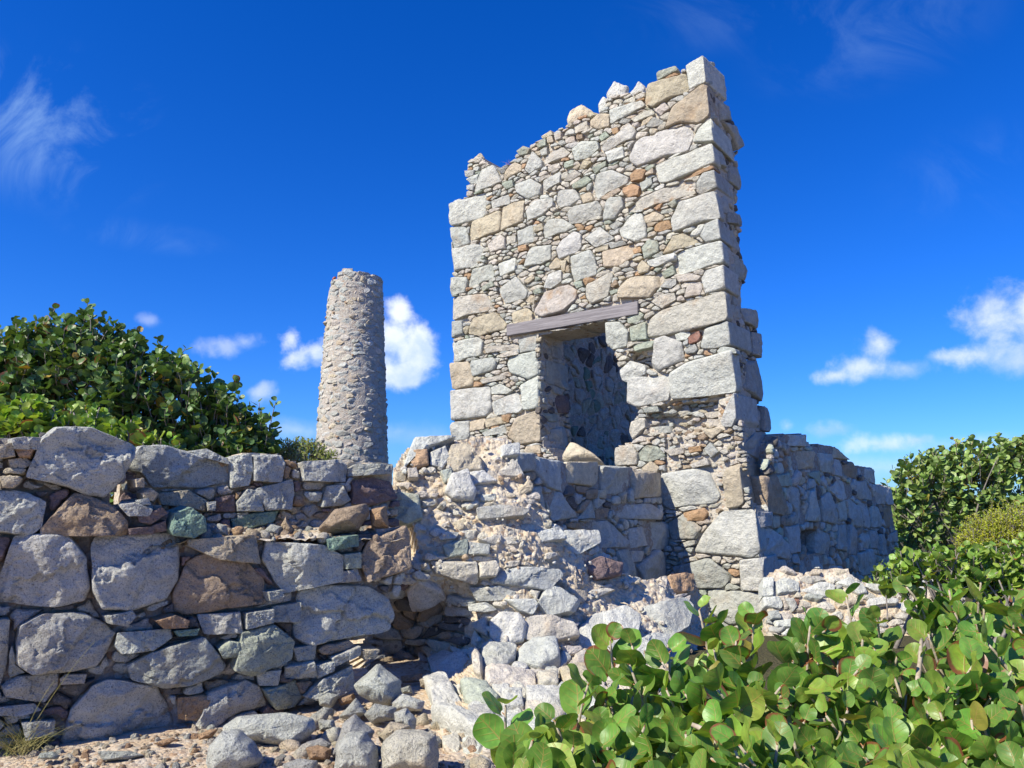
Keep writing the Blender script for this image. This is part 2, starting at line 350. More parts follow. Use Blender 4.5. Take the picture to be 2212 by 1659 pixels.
class Shaft:
    """A tapering round tower; parameters are (arc length at mean radius, height)."""
    def __init__(s, c, z0, r0, z1, r1): s.c = np.asarray(c, float); s.z0, s.r0, s.z1, s.r1 = z0, r0, z1, r1; s.rm = 1.4; s.scale = 1.0
    def rad(s, z): return s.r0 + (s.r1 - s.r0) * (z - s.z0) / (s.z1 - s.z0)
    def dirv(s, a): return np.stack([np.sin(a), -np.cos(a), 0 * a], -1)
    def P(s, q):
        q = np.asarray(q, float); a = q[..., 0] / s.rm; d = s.dirv(a); r = s.rad(q[..., 1])
        return np.stack([s.c[0] + d[..., 0] * r, s.c[1] + d[..., 1] * r, q[..., 1]], -1)
    def N(s, q): return s.dirv(np.asarray(q, float)[..., 0] / s.rm)

# ------------------------------------------------------------------ one stone
def resample(p, M):
    p = np.asarray(p, float); q = np.vstack([p, p[:1]]); d = np.r_[0, np.cumsum(np.linalg.norm(np.diff(q, axis=0), axis=1))]
    t = np.linspace(0, d[-1], M, endpoint=False); return np.stack([np.interp(t, d, q[:, 0]), np.interp(t, d, q[:, 1])], 1)
def rock(mb, P3, n, col, M=36, K=7, depth=0.14, z0=0.02, bulge=0.35, edge=0.16, chips=3, rough=1.0, rnd_=1, side=None, back=False, sag=0.0, tilt=0.05, steps=0, r=rng):
    """Stone with the outline P3 (points in space) seen along normal n: rounded arris, chipped facets, rough face, sides going back."""
    c0 = P3.mean(0); n = unit(n); e1 = unit(np.cross([0, 0, 1.0], n)) if abs(n[2]) < 0.97 else np.array([1.0, 0, 0]); e2 = np.cross(n, e1)
    p = np.stack([(P3 - c0) @ e1, (P3 - c0) @ e2], 1)
    a = 0.5 * (p[:, 0] * np.roll(p[:, 1], -1) - np.roll(p[:, 0], -1) * p[:, 1]).sum()
    if a < 0: p = p[::-1]; a = -a
    if a < 1e-6: return
    size = math.sqrt(a)
    p = resample(p, M)
    for _ in range(rnd_): p = 0.25 * np.roll(p, 1, 0) + 0.5 * p + 0.25 * np.roll(p, -1, 0)
    c = p.mean(0); dv = p - c; seed = r.uniform(-50, 50, 3)
    nz = fbm(np.c_[p / (size * 0.55), np.zeros(M)] + seed, 4)
    p = c + dv * (1 + 0.035 * rough * nz)[:, None]; dv = p - c
    w = np.linalg.norm(dv, axis=1); short = max(1e-3, min(np.ptp(p[:, 0]), np.ptp(p[:, 1])))
    er = min(edge * short, 0.09)
    # rings from the arris to the middle
    ss = 1 - (np.linspace(0, 1, K + 1)[:-1] ** 1.7)
    q = c + ss[:, None, None] * dv[None]                     # K x M x 2
    dist = (1 - ss)[:, None] * np.minimum(w, short * 0.9)[None]
    rd = np.clip(1 - dist / er, 0, 1); z = -er * (1 - np.sqrt(np.clip(1 - rd ** 2, 0, 1)))
    z = z + bulge * 0.22 * short * (1 - ss[:, None] ** 2.2)
    tl = r.normal(0, tilt, 2); z = z + (q - c) @ tl
    top = z.max()
    for k in range(chips):                                   # broad shallow facets of the split face
        th = r.uniform(0, 2 * math.pi); dd = np.array([math.cos(th), math.sin(th)]); ext = (dv @ dd).max()
        z = np.minimum(z, top - r.uniform(0.06, 0.28) * ((q - c) @ dd - ext * r.uniform(-0.35, 0.35)) )
    z = z - z.max() + 0.22 * bulge * short
    top = z.max()
    for k in range(chips):                                   # broken faces cut across the stone
        th = r.uniform(0, 2 * math.pi); dd = np.array([math.cos(th), math.sin(th)]); ext = (dv @ dd).max()
        off = ext * r.uniform(0.66, 1.0); sl = r.uniform(0.35, 1.3) * (1 if chips < 6 else 1.2)
        z = np.minimum(z, top * 1.02 - sl * np.maximum((q - c) @ dd - off, -9) )
    z = np.maximum(z, -min(depth * 0.8, 0.5 * short))
    w3 = np.concatenate([q, z[..., None]], -1)
    f1 = fbm(w3 / (size * 0.42) + seed, 5, 0.55); f2 = 1 - 2 * np.abs(perlin(w3 / (size * 0.6) + seed[::-1]))
    for k in range(steps):                                   # layers broken away along ragged lines
        th = r.uniform(0, 2 * math.pi); dd = np.array([math.cos(th), math.sin(th)]); ext = (dv @ dd).max(); e = (q - c) @ dd - ext * r.uniform(-0.2, 0.75) + 0.16 * size * fbm(w3 / (size * 0.35) + seed + 9 * k, 4, 0.55)
        z = z - r.uniform(0.025, 0.075) * size * np.clip(e / (0.03 * size) + 0.5, 0, 1) * (0.4 + 0.6 * np.clip(1 - e / (0.9 * size), 0, 1))
    z = z + (0.036 * f1 + 0.020 * f2) * size * rough
    pm = np.array([0.0, 0.0]); mid_z = z[-1].mean()
    rings = [np.concatenate([q[k], z[k][:, None]], 1) for k in range(K)]
    zb = z[0]
    if back:                                                 # a whole loose stone: the far side too
        T = depth; kk = np.linspace(0, 1, 5)[1:]
        bk = [np.concatenate([c + dv * (math.cos(x * 1.35)) , (zb - T * math.sin(x * 1.35) / math.sin(1.35))[:, None]], 1) for x in kk]
        pre = bk[::-1]
    else:
        sd = side if side else depth; pre = [np.concatenate([c + dv * 0.985, np.full((M, 1), -sd)], 1)]
        ns = 1 if sd < 0.3 else 6
        for j in range(1, ns):
            x = j / ns; zz = -sd * (1 - x) + zb * x
            jit = 0.02 * rough * fbm(np.c_[p / (size * 0.5), zz / (size * 0.5)] + seed, 3)
            pre.append(np.concatenate([c + dv * (0.985 + 0.012 * x + jit)[:, None], zz[:, None]], 1))
    allr = np.array(pre + rings); KK = len(allr)
    ctr = np.array([[c[0], c[1], mid_z + (z[-1].max() - mid_z) * 0.5]])
    V = np.concatenate([allr.reshape(-1, 3), ctr])
    if back: V = np.concatenate([V, [[c[0], c[1], allr[0][:, 2].mean()]]])
    V[:, 2] += z0
    if sag: V[:, 2] -= sag * (V[:, 1] - c[1])
    i = np.arange(M); j = (i + 1) % M
    Q = np.concatenate([np.stack([k * M + i, k * M + j, (k + 1) * M + j, (k + 1) * M + i], 1) for k in range(KK - 1)])
    T_ = np.stack([(KK - 1) * M + i, (KK - 1) * M + j, np.full(M, KK * M)], 1)
    if back: T_ = np.concatenate([T_, np.stack([j, i, np.full(M, KK * M + 1)], 1)])
    W3 = c0 + V[:, :1] * e1 + V[:, 1:2] * e2 + V[:, 2:3] * n
    mb.add(W3, Q, T_, col)

# ------------------------------------------------------------------ stones traced from the photograph
class Zoom:
    def __init__(s, ox, oy, sw, sh, iw, ih): s.a = (ox, oy, sw / iw, sh / ih)
    def __call__(s, xy): xy = np.asarray(xy, float); return np.stack([(s.a[0] + xy[:, 0] * s.a[2]), (s.a[1] + xy[:, 1] * s.a[3])], 1) / (4032 / 2212)
ZA = Zoom(1700, 150, 1500, 1125, 2212, 1659); ZB = Zoom(1700, 1050, 1500, 1125, 2212, 1659)
ZC = Zoom(0, 1600, 1900, 1424, 2212, 1658); ZD = Zoom(1200, 1700, 1700, 1324, 2130, 1659); ZF = Zoom(2700, 1600, 1332, 1000, 2210, 1659)
ZI = Zoom(0, 0, 4032, 3024, 2212, 1659)
def parse(z, text):
    out = []
    for ln in text.strip().splitlines():
        f = ln.split()
        if not f: continue
        lab = None
        if '|' in ln: ln, lab = ln.split('|'); f = ln.split()
        xy = np.array([float(x) for x in f[1:]]).reshape(-1, 2); out.append((f[0], z(xy), lab))
    return out
def inside(poly, X, Y):
    r = np.zeros(X.shape, bool); x0, y0 = poly[-1]
    for x1, y1 in poly:
        c = (y1 > Y) != (y0 > Y)
        if c.any():
            xi = (x0 - x1) * (Y - y1) / (y0 - y1 + 1e-12) + x1; r ^= c & (X < xi)
        x0, y0 = x1, y1
    return r
def grow(p, f): c = p.mean(0); return c + (p - c) * f

# ------------------------------------------------------------------ body of a wall behind its facing
def body(name, mat, parent, pl, inc, exc=(), cell=0.06, thick=0.9, zf=None, amp=0.03, step=None):
    A = np.vstack(inc); lo = A.min(0); hi = A.max(0); nx = int((hi[0] - lo[0]) / cell) + 1; ny = int((hi[1] - lo[1]) / cell) + 1
    cx = lo[0] + (np.arange(nx) + 0.5) * cell; cy = lo[1] + (np.arange(ny) + 0.5) * cell; X, Y = np.meshgrid(cx, cy)
    m = np.zeros(X.shape, bool)
    for p in inc: m |= inside(p, X, Y)
    for p in exc: m &= ~inside(p, X, Y)
    gx = lo[0] + np.arange(nx + 1) * cell; gy = lo[1] + np.arange(ny + 1) * cell; GX, GY = np.meshgrid(gx, gy); q = np.stack([GX, GY], -1)
    P = pl.P(q); N = pl.N(q); h = amp * (fbm(P * 3.1, 5, 0.6) + 0.4 * perlin(P * 17)) - 0.035
    if zf is not None: h = h + zf(GX, GY)
    jx = 0.35 * cell * np.stack([perlin(P * 9 + 5), perlin(P * 9 + 50)], -1); P = pl.P(q + jx)
    F = (P + N * h[..., None]).reshape(-1, 3); B = (P - N * thick).reshape(-1, 3); n = len(F)
    idx = np.arange(n).reshape(ny + 1, nx + 1)
    a, b, c, d = idx[:-1, :-1][m], idx[:-1, 1:][m], idx[1:, 1:][m], idx[1:, :-1][m]
    quads = [np.stack([a, b, c, d], 1), np.stack([a, d, c, b], 1) + n]
    mp = np.pad(m, 1)
    for (dy, dx, s0, s1) in ((-1, 0, 'a', 'b'), (0, 1, 'b', 'c'), (1, 0, 'c', 'd'), (0, -1, 'd', 'a')):
        e = m & ~mp[1 + dy:1 + dy + ny, 1 + dx:1 + dx + nx]
        ii = {'a': idx[:-1, :-1][e], 'b': idx[:-1, 1:][e], 'c': idx[1:, 1:][e], 'd': idx[1:, :-1][e]}
        # sides in two steps so they are not a flat sheet
        quads.append(np.stack([ii[s1], ii[s0], ii[s0] + n, ii[s1] + n], 1))
    mb = MB(); Q = np.concatenate(quads); used = np.unique(Q); re = np.zeros(2 * n, int); re[used] = np.arange(len(used))
    mb.add(np.concatenate([F, B])[used], re[Q])
    return mb.build(name, mat, parent, smooth=False)

# ------------------------------------------------------------------ small stones between the big ones
def infill(mb, pl, inc, big, s=0.13, cell=0.02, aspect=1.7, gap=0.012, codes='wscct' , exc=(), z=(0.0, 0.035), zf=None, M=14, K=3, depth=0.1, keep=1.0, seed=1, amin=5, rough=1.2, tf=None, bulge=0.5, warp=0.35, rowy=True):
    r = np.random.default_rng(seed); sc = pl.scale; s = s * sc; cell = cell * sc; gap = gap * sc
    A = np.vstack(inc); lo = A.min(0); hi = A.max(0); nx = int((hi[0] - lo[0]) / cell) + 1; ny = int((hi[1] - lo[1]) / cell) + 1
    X, Y = np.meshgrid(lo[0] + (np.arange(nx) + 0.5) * cell, lo[1] + (np.arange(ny) + 0.5) * cell)
    m = np.zeros(X.shape, bool)
    for p in inc: m |= inside(p, X, Y)
    for p in exc: m &= ~inside(p, X, Y)
    for p in big:
        g = grow(p, 1.03); l = np.floor((g.min(0) - lo) / cell).astype(int) - 1; h = np.ceil((g.max(0) - lo) / cell).astype(int) + 1
        x0, y0 = max(l[0], 0), max(l[1], 0); x1, y1 = min(h[0], nx), min(h[1], ny)
        if x1 > x0 and y1 > y0: m[y0:y1, x0:x1] &= ~inside(g, X[y0:y1, x0:x1], Y[y0:y1, x0:x1])
    sx, sy = s * math.sqrt(aspect), s / math.sqrt(aspect); gx = int((hi[0] - lo[0]) / sx) + 3; gy = int((hi[1] - lo[1]) / sy) + 3
    J, I = np.meshgrid(np.arange(gx), np.arange(gy)); jit = 0.42
    SX = lo[0] + (J - 1 + 0.5 * (I % 2) + r.uniform(-jit, jit, J.shape)) * sx; SY = lo[1] + (I - 1 + r.uniform(-jit, jit, J.shape)) * sy
    wt = r.uniform(0.55, 1.6, J.shape); ok = r.random(J.shape) < 0.88
    ci = np.clip(((SX - lo[0]) / cell).astype(int), 0, nx - 1); ri = np.clip(((SY - lo[1]) / cell).astype(int), 0, ny - 1)
    ok &= m[ri, ci]
    yy, xx = np.nonzero(m); px, py = X[yy, xx], Y[yy, xx]
    wv = warp * s; w = np.c_[px, py, np.zeros(len(px))] / s
    wx = px + wv * perlin(w * 0.9); wy = py + wv * 0.6 * perlin(w * 0.9 + 40)
    bj = np.round((px - lo[0]) / sx).astype(int) + 1; bi = np.round((py - lo[1]) / sy).astype(int) + 1
    best = np.full(len(px), 1e9); lab = np.full(len(px), -1)
    for di in range(-3, 4):
        for dj in range(-2, 3):
            i = np.clip(bi + di, 0, gy - 1); j = np.clip(bj + dj, 0, gx - 1)
            d = ((((wx - SX[i, j]) / sx) ** 2 + np.abs((wy - SY[i, j]) / sy) ** 2.0)) / wt[i, j]; d = np.where(ok[i, j], d, 1e8)
            u = d < best; best[u] = d[u]; lab[u] = (i * gx + j)[u]
    G = np.full(m.shape, -1); good = best < 4.0; G[yy[good], xx[good]] = lab[good]
    labs, inv, cnt = np.unique(lab[good], return_inverse=True, return_counts=True)
    mx = np.bincount(inv, px[good]) / cnt; my = np.bincount(inv, py[good]) / cnt
    th = np.linspace(0, 2 * math.pi, M, endpoint=False); ca, sa = np.cos(th), np.sin(th); rad = np.zeros((len(labs), M)); alive = np.ones((len(labs), M), bool)
    for k in range(1, 60):
        rr = k * cell * 0.6; ii = np.floor((my[:, None] + rr * sa - lo[1]) / cell).astype(int); jj = np.floor((mx[:, None] + rr * ca - lo[0]) / cell).astype(int)
        inb = (ii >= 0) & (ii < ny) & (jj >= 0) & (jj < nx)
        v = np.where(inb, G[np.clip(ii, 0, ny - 1), np.clip(jj, 0, nx - 1)], -9); alive &= v == labs[:, None]; rad[alive] = rr
        if not alive.any(): break
    rad = np.maximum(rad - gap * 0.5, cell * 0.35); count = 0
    rad = 0.08 * np.roll(rad, 1, 1) + 0.84 * rad + 0.08 * np.roll(rad, -1, 1)
    for k in range(len(labs)):
        if cnt[k] < amin or r.random() > keep: continue
        q = np.stack([mx[k] + rad[k] * ca, my[k] + rad[k] * sa], 1)
        if rad[k].mean() < cell * 1.0: continue
        zz = r.uniform(*z) + (float(zf(mx[k], my[k])) if zf is not None else 0.0)
        P3 = pl.P(q); n = pl.N(np.array([[mx[k], my[k]]]))[0]; n = unit(n + r.normal(0, 0.12, 3))
        code = codes[r.integers(len(codes))] if tf is None else tf(mx[k], my[k], r)
        rock(mb, P3, n, tint(code, r), M, K, depth, zz, bulge, 0.14, 2, rough, 0, tilt=0.08, r=r); count += 1
    return count
def facing(parent, pl, stones, mat, name='stone_block', z=(0.0, 0.03), depth=0.16, sides=None, limit=100, big_M=None, zf=None, chips=3, bulge=0.2, edge=0.075, rough=1.0, spill=None, tilt=0.04, nj=0.035, swell=1.02, steps=0):
    """Traced stones as parts of the wall; the smallest beyond `limit` go to the mesh `spill`."""
    def area(p): q = pl.from_px(p) / pl.scale; return abs(0.5 * (q[:, 0] * np.roll(q[:, 1], -1) - np.roll(q[:, 0], -1) * q[:, 1]).sum())
    order = sorted(range(len(stones)), key=lambda i: -area(stones[i][1])); polys = []
    for rank, i in enumerate(order):
        code, px, lab = stones[i]; q = grow(pl.from_px(px), swell); P3 = pl.P(q); polys.append(q)
        cc = q.mean(0)[None]; n = pl.N(cc)[0]; sz = math.sqrt(area(px)); r = np.random.default_rng(1000 + i + len(stones) * 7)
        n = unit(n + r.normal(0, nj, 3))
        if big_M: M, K = big_M
        else: M, K = (64, 13) if sz > 0.28 else ((48, 10) if sz > 0.15 else (28, 6))
        sd = sides.get(i) if sides else None
        zz = r.uniform(*z) + (float(zf(cc[0, 0], cc[0, 1])) if zf is not None else 0.0)
        mb = MB() if rank < limit or spill is None else spill
        rock(mb, P3, n, tint(code, r), M, K, depth, zz, bulge * r.uniform(0.5, 1.5), edge, chips, rough, 1, side=sd, tilt=tilt if not sd else 0.01, steps=steps if rank < 60 else 0, r=r)
        if mb is not spill:
            nm = 'quoin' if sd else name
            mb.build(nm, mat, parent)
    return polys
# ------------------------------------------------------------------ stone outlines (colour code, then photo points)
TOWER_A = parse(ZA, """
w 112 965 300 895 305 1015 285 1045 125 1093 112 1080
w 108 1100 200 1095 215 1195 125 1220
w 107 1228 265 1198 300 1215 250 1320 115 1358
w 107 1390 200 1385 205 1410 190 1475 110 1490
q 108 1505 310 1483 345 1545 320 1585 115 1632
s 190 770 250 768 240 800 195 805
w 200 820 265 785 260 840 225 845
w 200 855 245 850 240 885 205 880
w 290 760 355 735 405 830 355 860 245 893
t 430 765 480 720 515 735 520 770 415 825
g 400 840 470 825 475 860 435 880
w 340 945 445 905 445 960 350 990
t 235 1065 390 1000 398 1050 395 1120 240 1172 215 1160
t 405 975 535 940 530 1065 400 1118
w 480 850 570 815 630 850 625 905 555 935 495 900
w 540 760 585 655 638 715 635 750 560 785
c 660 680 755 630 800 665 775 690 650 735
w 815 650 870 600 960 600 970 640 900 695 835 712
w 980 635 1150 500 1185 540 1170 585 1120 600 1000 660
w 1010 665 1110 630 1115 690 1030 725
w 1150 640 1220 575 1300 560 1300 545 1470 505 1515 540 1480 650 1340 690 1195 745 1155 715
t 1240 320 1255 270 1475 200 1488 300 1400 340 1290 405 1245 390
g 1310 200 1415 160 1425 185 1310 245
w 1030 420 1220 363 1240 395 1150 445 1040 498
c 1155 470 1280 410 1290 440 1180 490
c 1290 420 1350 370 1378 405 1330 448
s 1240 510 1290 460 1345 480 1330 500 1280 520
t 915 480 960 440 1025 435 1030 510 965 530 920 510
c 820 510 900 480 905 530 835 555
c 770 580 825 565 830 600 780 612
b 840 560 875 560 875 585 840 590
g 610 620 660 580 665 625 620 640
t 670 580 700 570 710 605 675 610
c 715 560 755 550 755 585 720 595
g 490 655 530 625 572 640 560 670 510 680
t 635 570 690 535 700 560 640 585
s 630 655 670 635 670 675 640 685
g 970 575 1010 540 1030 570 985 600
o 1045 530 1080 520 1085 545 1055 560
t 855 760 880 710 930 715 890 755
g 930 755 1010 710 1010 740 945 785
g 760 725 820 705 820 740 770 755
c 670 745 740 725 745 755 675 775
c 765 830 830 765 870 790 810 830
w 645 830 745 775 745 840 650 890
g 820 855 900 800 925 820 880 865 825 880
w 920 890 960 790 1040 765 1145 810 1140 840 1050 880 1010 900 960 930 925 905
o 1155 800 1190 765 1245 765 1225 820 1160 838
t 1240 790 1285 755 1290 785 1245 800
w 1210 845 1275 810 1280 850 1225 890
o 1110 870 1165 845 1205 860 1200 910 1140 925 1112 900
t 975 930 1090 870 1100 890 1020 940
t 865 910 920 893 940 940 880 960
w 720 940 735 880 830 875 862 935 800 975 735 980
q 1145 985 1215 925 1350 870 1500 825 1510 880 1400 935 1250 985 1150 1010
g 1370 965 1415 935 1425 965 1400 990
w 545 1010 590 950 700 925 700 970 640 1030 550 1065
c 560 960 610 930 640 940 570 975
w 790 1010 830 975 960 945 985 990 970 1030 860 1070 800 1080
w 1000 1010 1025 925 1105 925 1115 980 1060 1050 995 1060
w 1085 1115 1170 1020 1215 1015 1240 1080 1245 1155 1180 1185 1100 1150
t 1230 1030 1290 1005 1355 1035 1330 1060 1240 1070
o 1290 1080 1375 1055 1385 1100 1320 1125 1290 1115
w 645 1110 680 1055 760 1050 830 1095 780 1125 650 1160
s 1030 1090 1080 1060 1110 1075 1060 1115
w 495 1120 580 1085 590 1180 500 1205
t 595 1100 640 1075 650 1110 600 1130
w 885 1165 975 1095 1060 1165 950 1215
c 325 1200 400 1140 425 1160 425 1220 340 1245
c 430 1150 485 1145 485 1185 435 1195
w 725 1230 750 1180 825 1120 865 1140 865 1210 840 1240 740 1285
s 1030 1200 1110 1175 1130 1195 1040 1225
t 990 1240 1180 1190 1170 1260 1090 1320 1000 1330
g 1220 1220 1260 1170 1310 1180 1320 1240 1235 1285
t 1340 1255 1400 1150 1460 1135 1555 1180 1430 1225
w 1250 1295 1415 1248 1415 1290 1300 1330 1260 1320
t 1195 1330 1225 1290 1270 1330 1260 1360 1205 1370
g 1335 1365 1400 1320 1415 1370 1350 1395
o 1165 1230 1210 1210 1220 1240 1175 1255
t 950 1225 1025 1200 1025 1230 960 1245
w 535 1330 570 1215 690 1200 690 1280 640 1310
o 500 1210 550 1200 555 1230 505 1240
w 380 1310 480 1270 485 1350 395 1385
w 205 1440 240 1340 345 1310 355 1380 330 1400 215 1445
t 680 1320 720 1270 750 1300 740 1335 685 1345
w 805 1270 920 1230 950 1290 950 1370 820 1410 805 1340
t 750 1295 785 1290 775 1350 755 1355
t 1085 1470 1120 1400 1200 1380 1310 1380 1340 1420 1300 1460 1260 1505 1085 1510
s 1330 1450 1360 1415 1420 1395 1420 1430 1390 1455
c 1420 1390 1500 1365 1560 1380 1540 1405 1440 1420
c 1470 1510 1485 1445 1560 1415 1570 1450 1560 1490
c 895 1500 905 1430 1040 1360 1050 1380 1020 1500 930 1545
g 825 1420 875 1410 880 1440 845 1455
q 600 1560 640 1475 790 1430 835 1460 835 1520 760 1590 640 1620 600 1600
w 380 1455 490 1385 555 1470 545 1510 420 1540
w 650 1450 680 1370 750 1345 755 1410 690 1455
g 285 1450 350 1415 365 1440 300 1470
t 545 1530 575 1490 600 1500 590 1545
t 540 1410 590 1375 600 1395 560 1430
g 590 1470 630 1450 640 1480 600 1490
t 470 1600 555 1565 580 1590 580 1645 480 1660
c 1275 1530 1340 1490 1410 1480 1420 1520 1340 1570
b 1040 1440 1070 1400 1085 1430 1055 1450
g 1030 1470 1075 1455 1080 1475 1040 1490
g 1130 1600 1200 1585 1230 1605 1200 1650 1140 1659
""")
TOWER_B = parse(ZB, """
t 210 390 245 300 370 265 425 330 420 365 280 400
s 110 315 175 310 185 400 120 415
w 110 440 270 410 298 430 290 515 125 540
t 108 560 205 550 240 600 238 690 120 710
w 110 720 335 697 340 830 310 870 120 893
w 108 905 215 895 218 985 200 1005 112 1010
w 225 550 355 525 375 555 360 600 240 640
c 300 470 490 445 500 475 320 505
c 400 510 495 480 500 510 410 530
c 270 660 420 625 430 650 300 680
w 345 700 400 680 470 720 440 740 350 740
w 340 790 490 730 525 820 505 850 355 860
t 220 900 305 880 305 945 222 955
t 305 890 400 870 415 905 320 935
o 405 865 465 855 445 905 415 895
w 290 965 415 920 430 965 310 985
w 1005 325 1090 320 1140 380 1130 460 1045 483 1012 440
g 1145 350 1240 320 1250 420 1160 435
g 1165 455 1290 430 1280 470 1180 490
w 1270 590 1295 420 1350 400 1450 440 1462 540 1310 608
w 1410 395 1480 362 1500 390 1480 425 1425 430
r 1490 410 1550 370 1560 400 1550 435 1495 450
s 1470 485 1530 450 1545 480 1530 500 1480 505
s 1460 440 1490 420 1490 450 1465 460
s 1655 490 1680 460 1760 475 1770 505 1660 500
w 1090 600 1150 545 1235 570 1240 620 1130 670 1105 660
w 1130 670 1150 640 1370 630 1380 700 1365 770 1190 815 1135 790
s 1225 820 1310 810 1320 840 1235 850
c 1150 960 1160 900 1235 875 1245 930 1170 1005
s 1250 930 1360 920 1370 960 1260 965
c 1540 840 1640 830 1670 850 1570 880
c 1575 880 1640 880 1640 920 1580 925
t 1560 945 1660 935 1690 950 1620 1000
s 1580 1060 1615 1020 1665 1075 1620 1110
c 1060 1050 1170 1040 1195 1090 1190 1150 1065 1155
g 1195 1080 1250 1035 1310 1045 1350 1100 1260 1135 1200 1120
c 1350 1065 1450 1050 1470 1080 1390 1100
t 1215 1170 1270 1130 1315 1160 1310 1195 1230 1190
c 1500 1150 1600 1110 1615 1150 1520 1170
o 1490 1050 1560 1040 1570 1070 1500 1080
w 1330 1200 1590 1165 1670 1330 1640 1370 1360 1400 1320 1370
o 1460 1430 1580 1400 1600 1440 1575 1475 1465 1480
s 1380 1560 1400 1500 1510 1485 1545 1540 1510 1570 1400 1575
""") + parse(ZI, """
s 1452 1225 1530 1205 1580 1245 1560 1270 1480 1272
s 1528 1276 1598 1278 1640 1282 1642 1345 1575 1350 1535 1320
s 1440 1130 1475 1110 1515 1140 1500 1165 1450 1165
""")
QUOIN = parse(ZA, """
w1.0 1475 160 1578 103 1590 250 1495 300
t0.5 1355 525 1400 400 1590 255 1605 445 1545 495 1440 490
w1.0 1515 605 1545 530 1610 455 1640 600
w0.35 1300 740 1625 610 1640 720 1380 835 1320 838
o0.35 1455 805 1630 740 1637 757 1460 825
s0.95 1540 840 1575 785 1640 765 1655 860 1560 905 1540 890
w0.3 1390 1050 1440 950 1640 885 1670 1040 1560 1065 1405 1130
s1.0 1560 1150 1590 1080 1660 1045 1680 1165 1590 1185
w0.3 1420 1260 1440 1235 1680 1175 1695 1300 1530 1345 1425 1370
w0.7 1565 1395 1590 1350 1695 1315 1705 1450 1590 1485
""") + parse(ZB, """
q0.3 1245 410 1260 300 1330 255 1700 143 1720 310 1500 370 1330 400
w1.0 1560 460 1585 360 1720 315 1735 450 1640 475 1570 475
w0.35 1378 620 1500 550 1740 485 1760 725 1560 755 1385 770
w1.0 1680 900 1700 830 1755 730 1770 880 1740 930 1690 925
t0.9 1690 1230 1705 1175 1790 1145 1812 1370 1780 1395 1710 1400
g0.95 1135 285 1220 255 1240 295 1150 340
""")[:-1] + parse(ZI, """
w0.4 1497 1193 1520 1150 1560 1105 1625 1100 1640 1190 1622 1205
w0.8 1598 1210 1648 1205 1650 1278 1600 1275
""")
JAMB_FRONT = parse(ZB, """
s0.9 505 425 605 400 612 485 510 500
w0.35 435 560 450 520 605 487 620 625 560 655 455 615
w0.9 515 690 615 630 622 820 530 835
t0.4 440 985 490 880 615 830 628 1015 500 1035
t0.9 545 1045 625 1035 635 1085 540 1080
""")
JAMB_IN = parse(ZB, """
s 660 545 790 580 800 640 790 720 670 680
s 690 690 770 715 745 745 700 735
g 645 850 735 860 735 900 680 900
s 690 945 770 930 800 1030 770 1045 690 1010
s 665 905 740 905 735 940 680 935
d 700 745 790 750 790 850 735 850
s 690 460 745 470 760 540 700 530
""")
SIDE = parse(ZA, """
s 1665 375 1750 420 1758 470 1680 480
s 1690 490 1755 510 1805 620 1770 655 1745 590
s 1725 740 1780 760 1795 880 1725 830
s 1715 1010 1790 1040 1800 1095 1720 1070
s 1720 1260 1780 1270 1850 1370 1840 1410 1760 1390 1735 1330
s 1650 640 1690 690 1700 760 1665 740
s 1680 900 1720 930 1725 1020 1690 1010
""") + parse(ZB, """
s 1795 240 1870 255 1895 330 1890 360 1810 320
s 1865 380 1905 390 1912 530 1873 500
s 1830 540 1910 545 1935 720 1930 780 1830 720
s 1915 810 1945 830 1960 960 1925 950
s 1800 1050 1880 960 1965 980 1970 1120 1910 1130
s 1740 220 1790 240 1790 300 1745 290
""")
BACKWALL_T = None
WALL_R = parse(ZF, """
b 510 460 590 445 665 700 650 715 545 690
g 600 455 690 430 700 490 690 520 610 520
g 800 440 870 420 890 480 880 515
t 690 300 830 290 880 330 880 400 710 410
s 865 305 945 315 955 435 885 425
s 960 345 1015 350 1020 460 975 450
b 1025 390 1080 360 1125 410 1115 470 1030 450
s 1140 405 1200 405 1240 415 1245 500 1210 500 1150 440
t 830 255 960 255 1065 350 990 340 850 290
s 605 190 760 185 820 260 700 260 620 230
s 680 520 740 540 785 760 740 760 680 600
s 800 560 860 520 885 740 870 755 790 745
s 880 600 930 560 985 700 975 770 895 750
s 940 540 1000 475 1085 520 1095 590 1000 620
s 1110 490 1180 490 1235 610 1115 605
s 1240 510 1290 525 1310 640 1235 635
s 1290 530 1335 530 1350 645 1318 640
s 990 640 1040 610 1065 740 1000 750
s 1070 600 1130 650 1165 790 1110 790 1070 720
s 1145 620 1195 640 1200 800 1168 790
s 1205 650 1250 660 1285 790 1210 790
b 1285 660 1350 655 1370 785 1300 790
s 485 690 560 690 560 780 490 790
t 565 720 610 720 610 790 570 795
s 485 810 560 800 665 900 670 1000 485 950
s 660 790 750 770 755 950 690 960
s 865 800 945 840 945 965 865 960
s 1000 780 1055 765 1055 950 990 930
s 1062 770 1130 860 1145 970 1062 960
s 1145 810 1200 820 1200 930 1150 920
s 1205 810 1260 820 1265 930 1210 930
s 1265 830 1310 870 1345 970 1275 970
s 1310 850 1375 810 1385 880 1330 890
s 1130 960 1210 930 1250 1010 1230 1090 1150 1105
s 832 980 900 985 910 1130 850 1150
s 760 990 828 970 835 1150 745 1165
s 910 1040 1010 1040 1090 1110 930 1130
s 560 1010 660 1000 670 1070 600 1080
""")
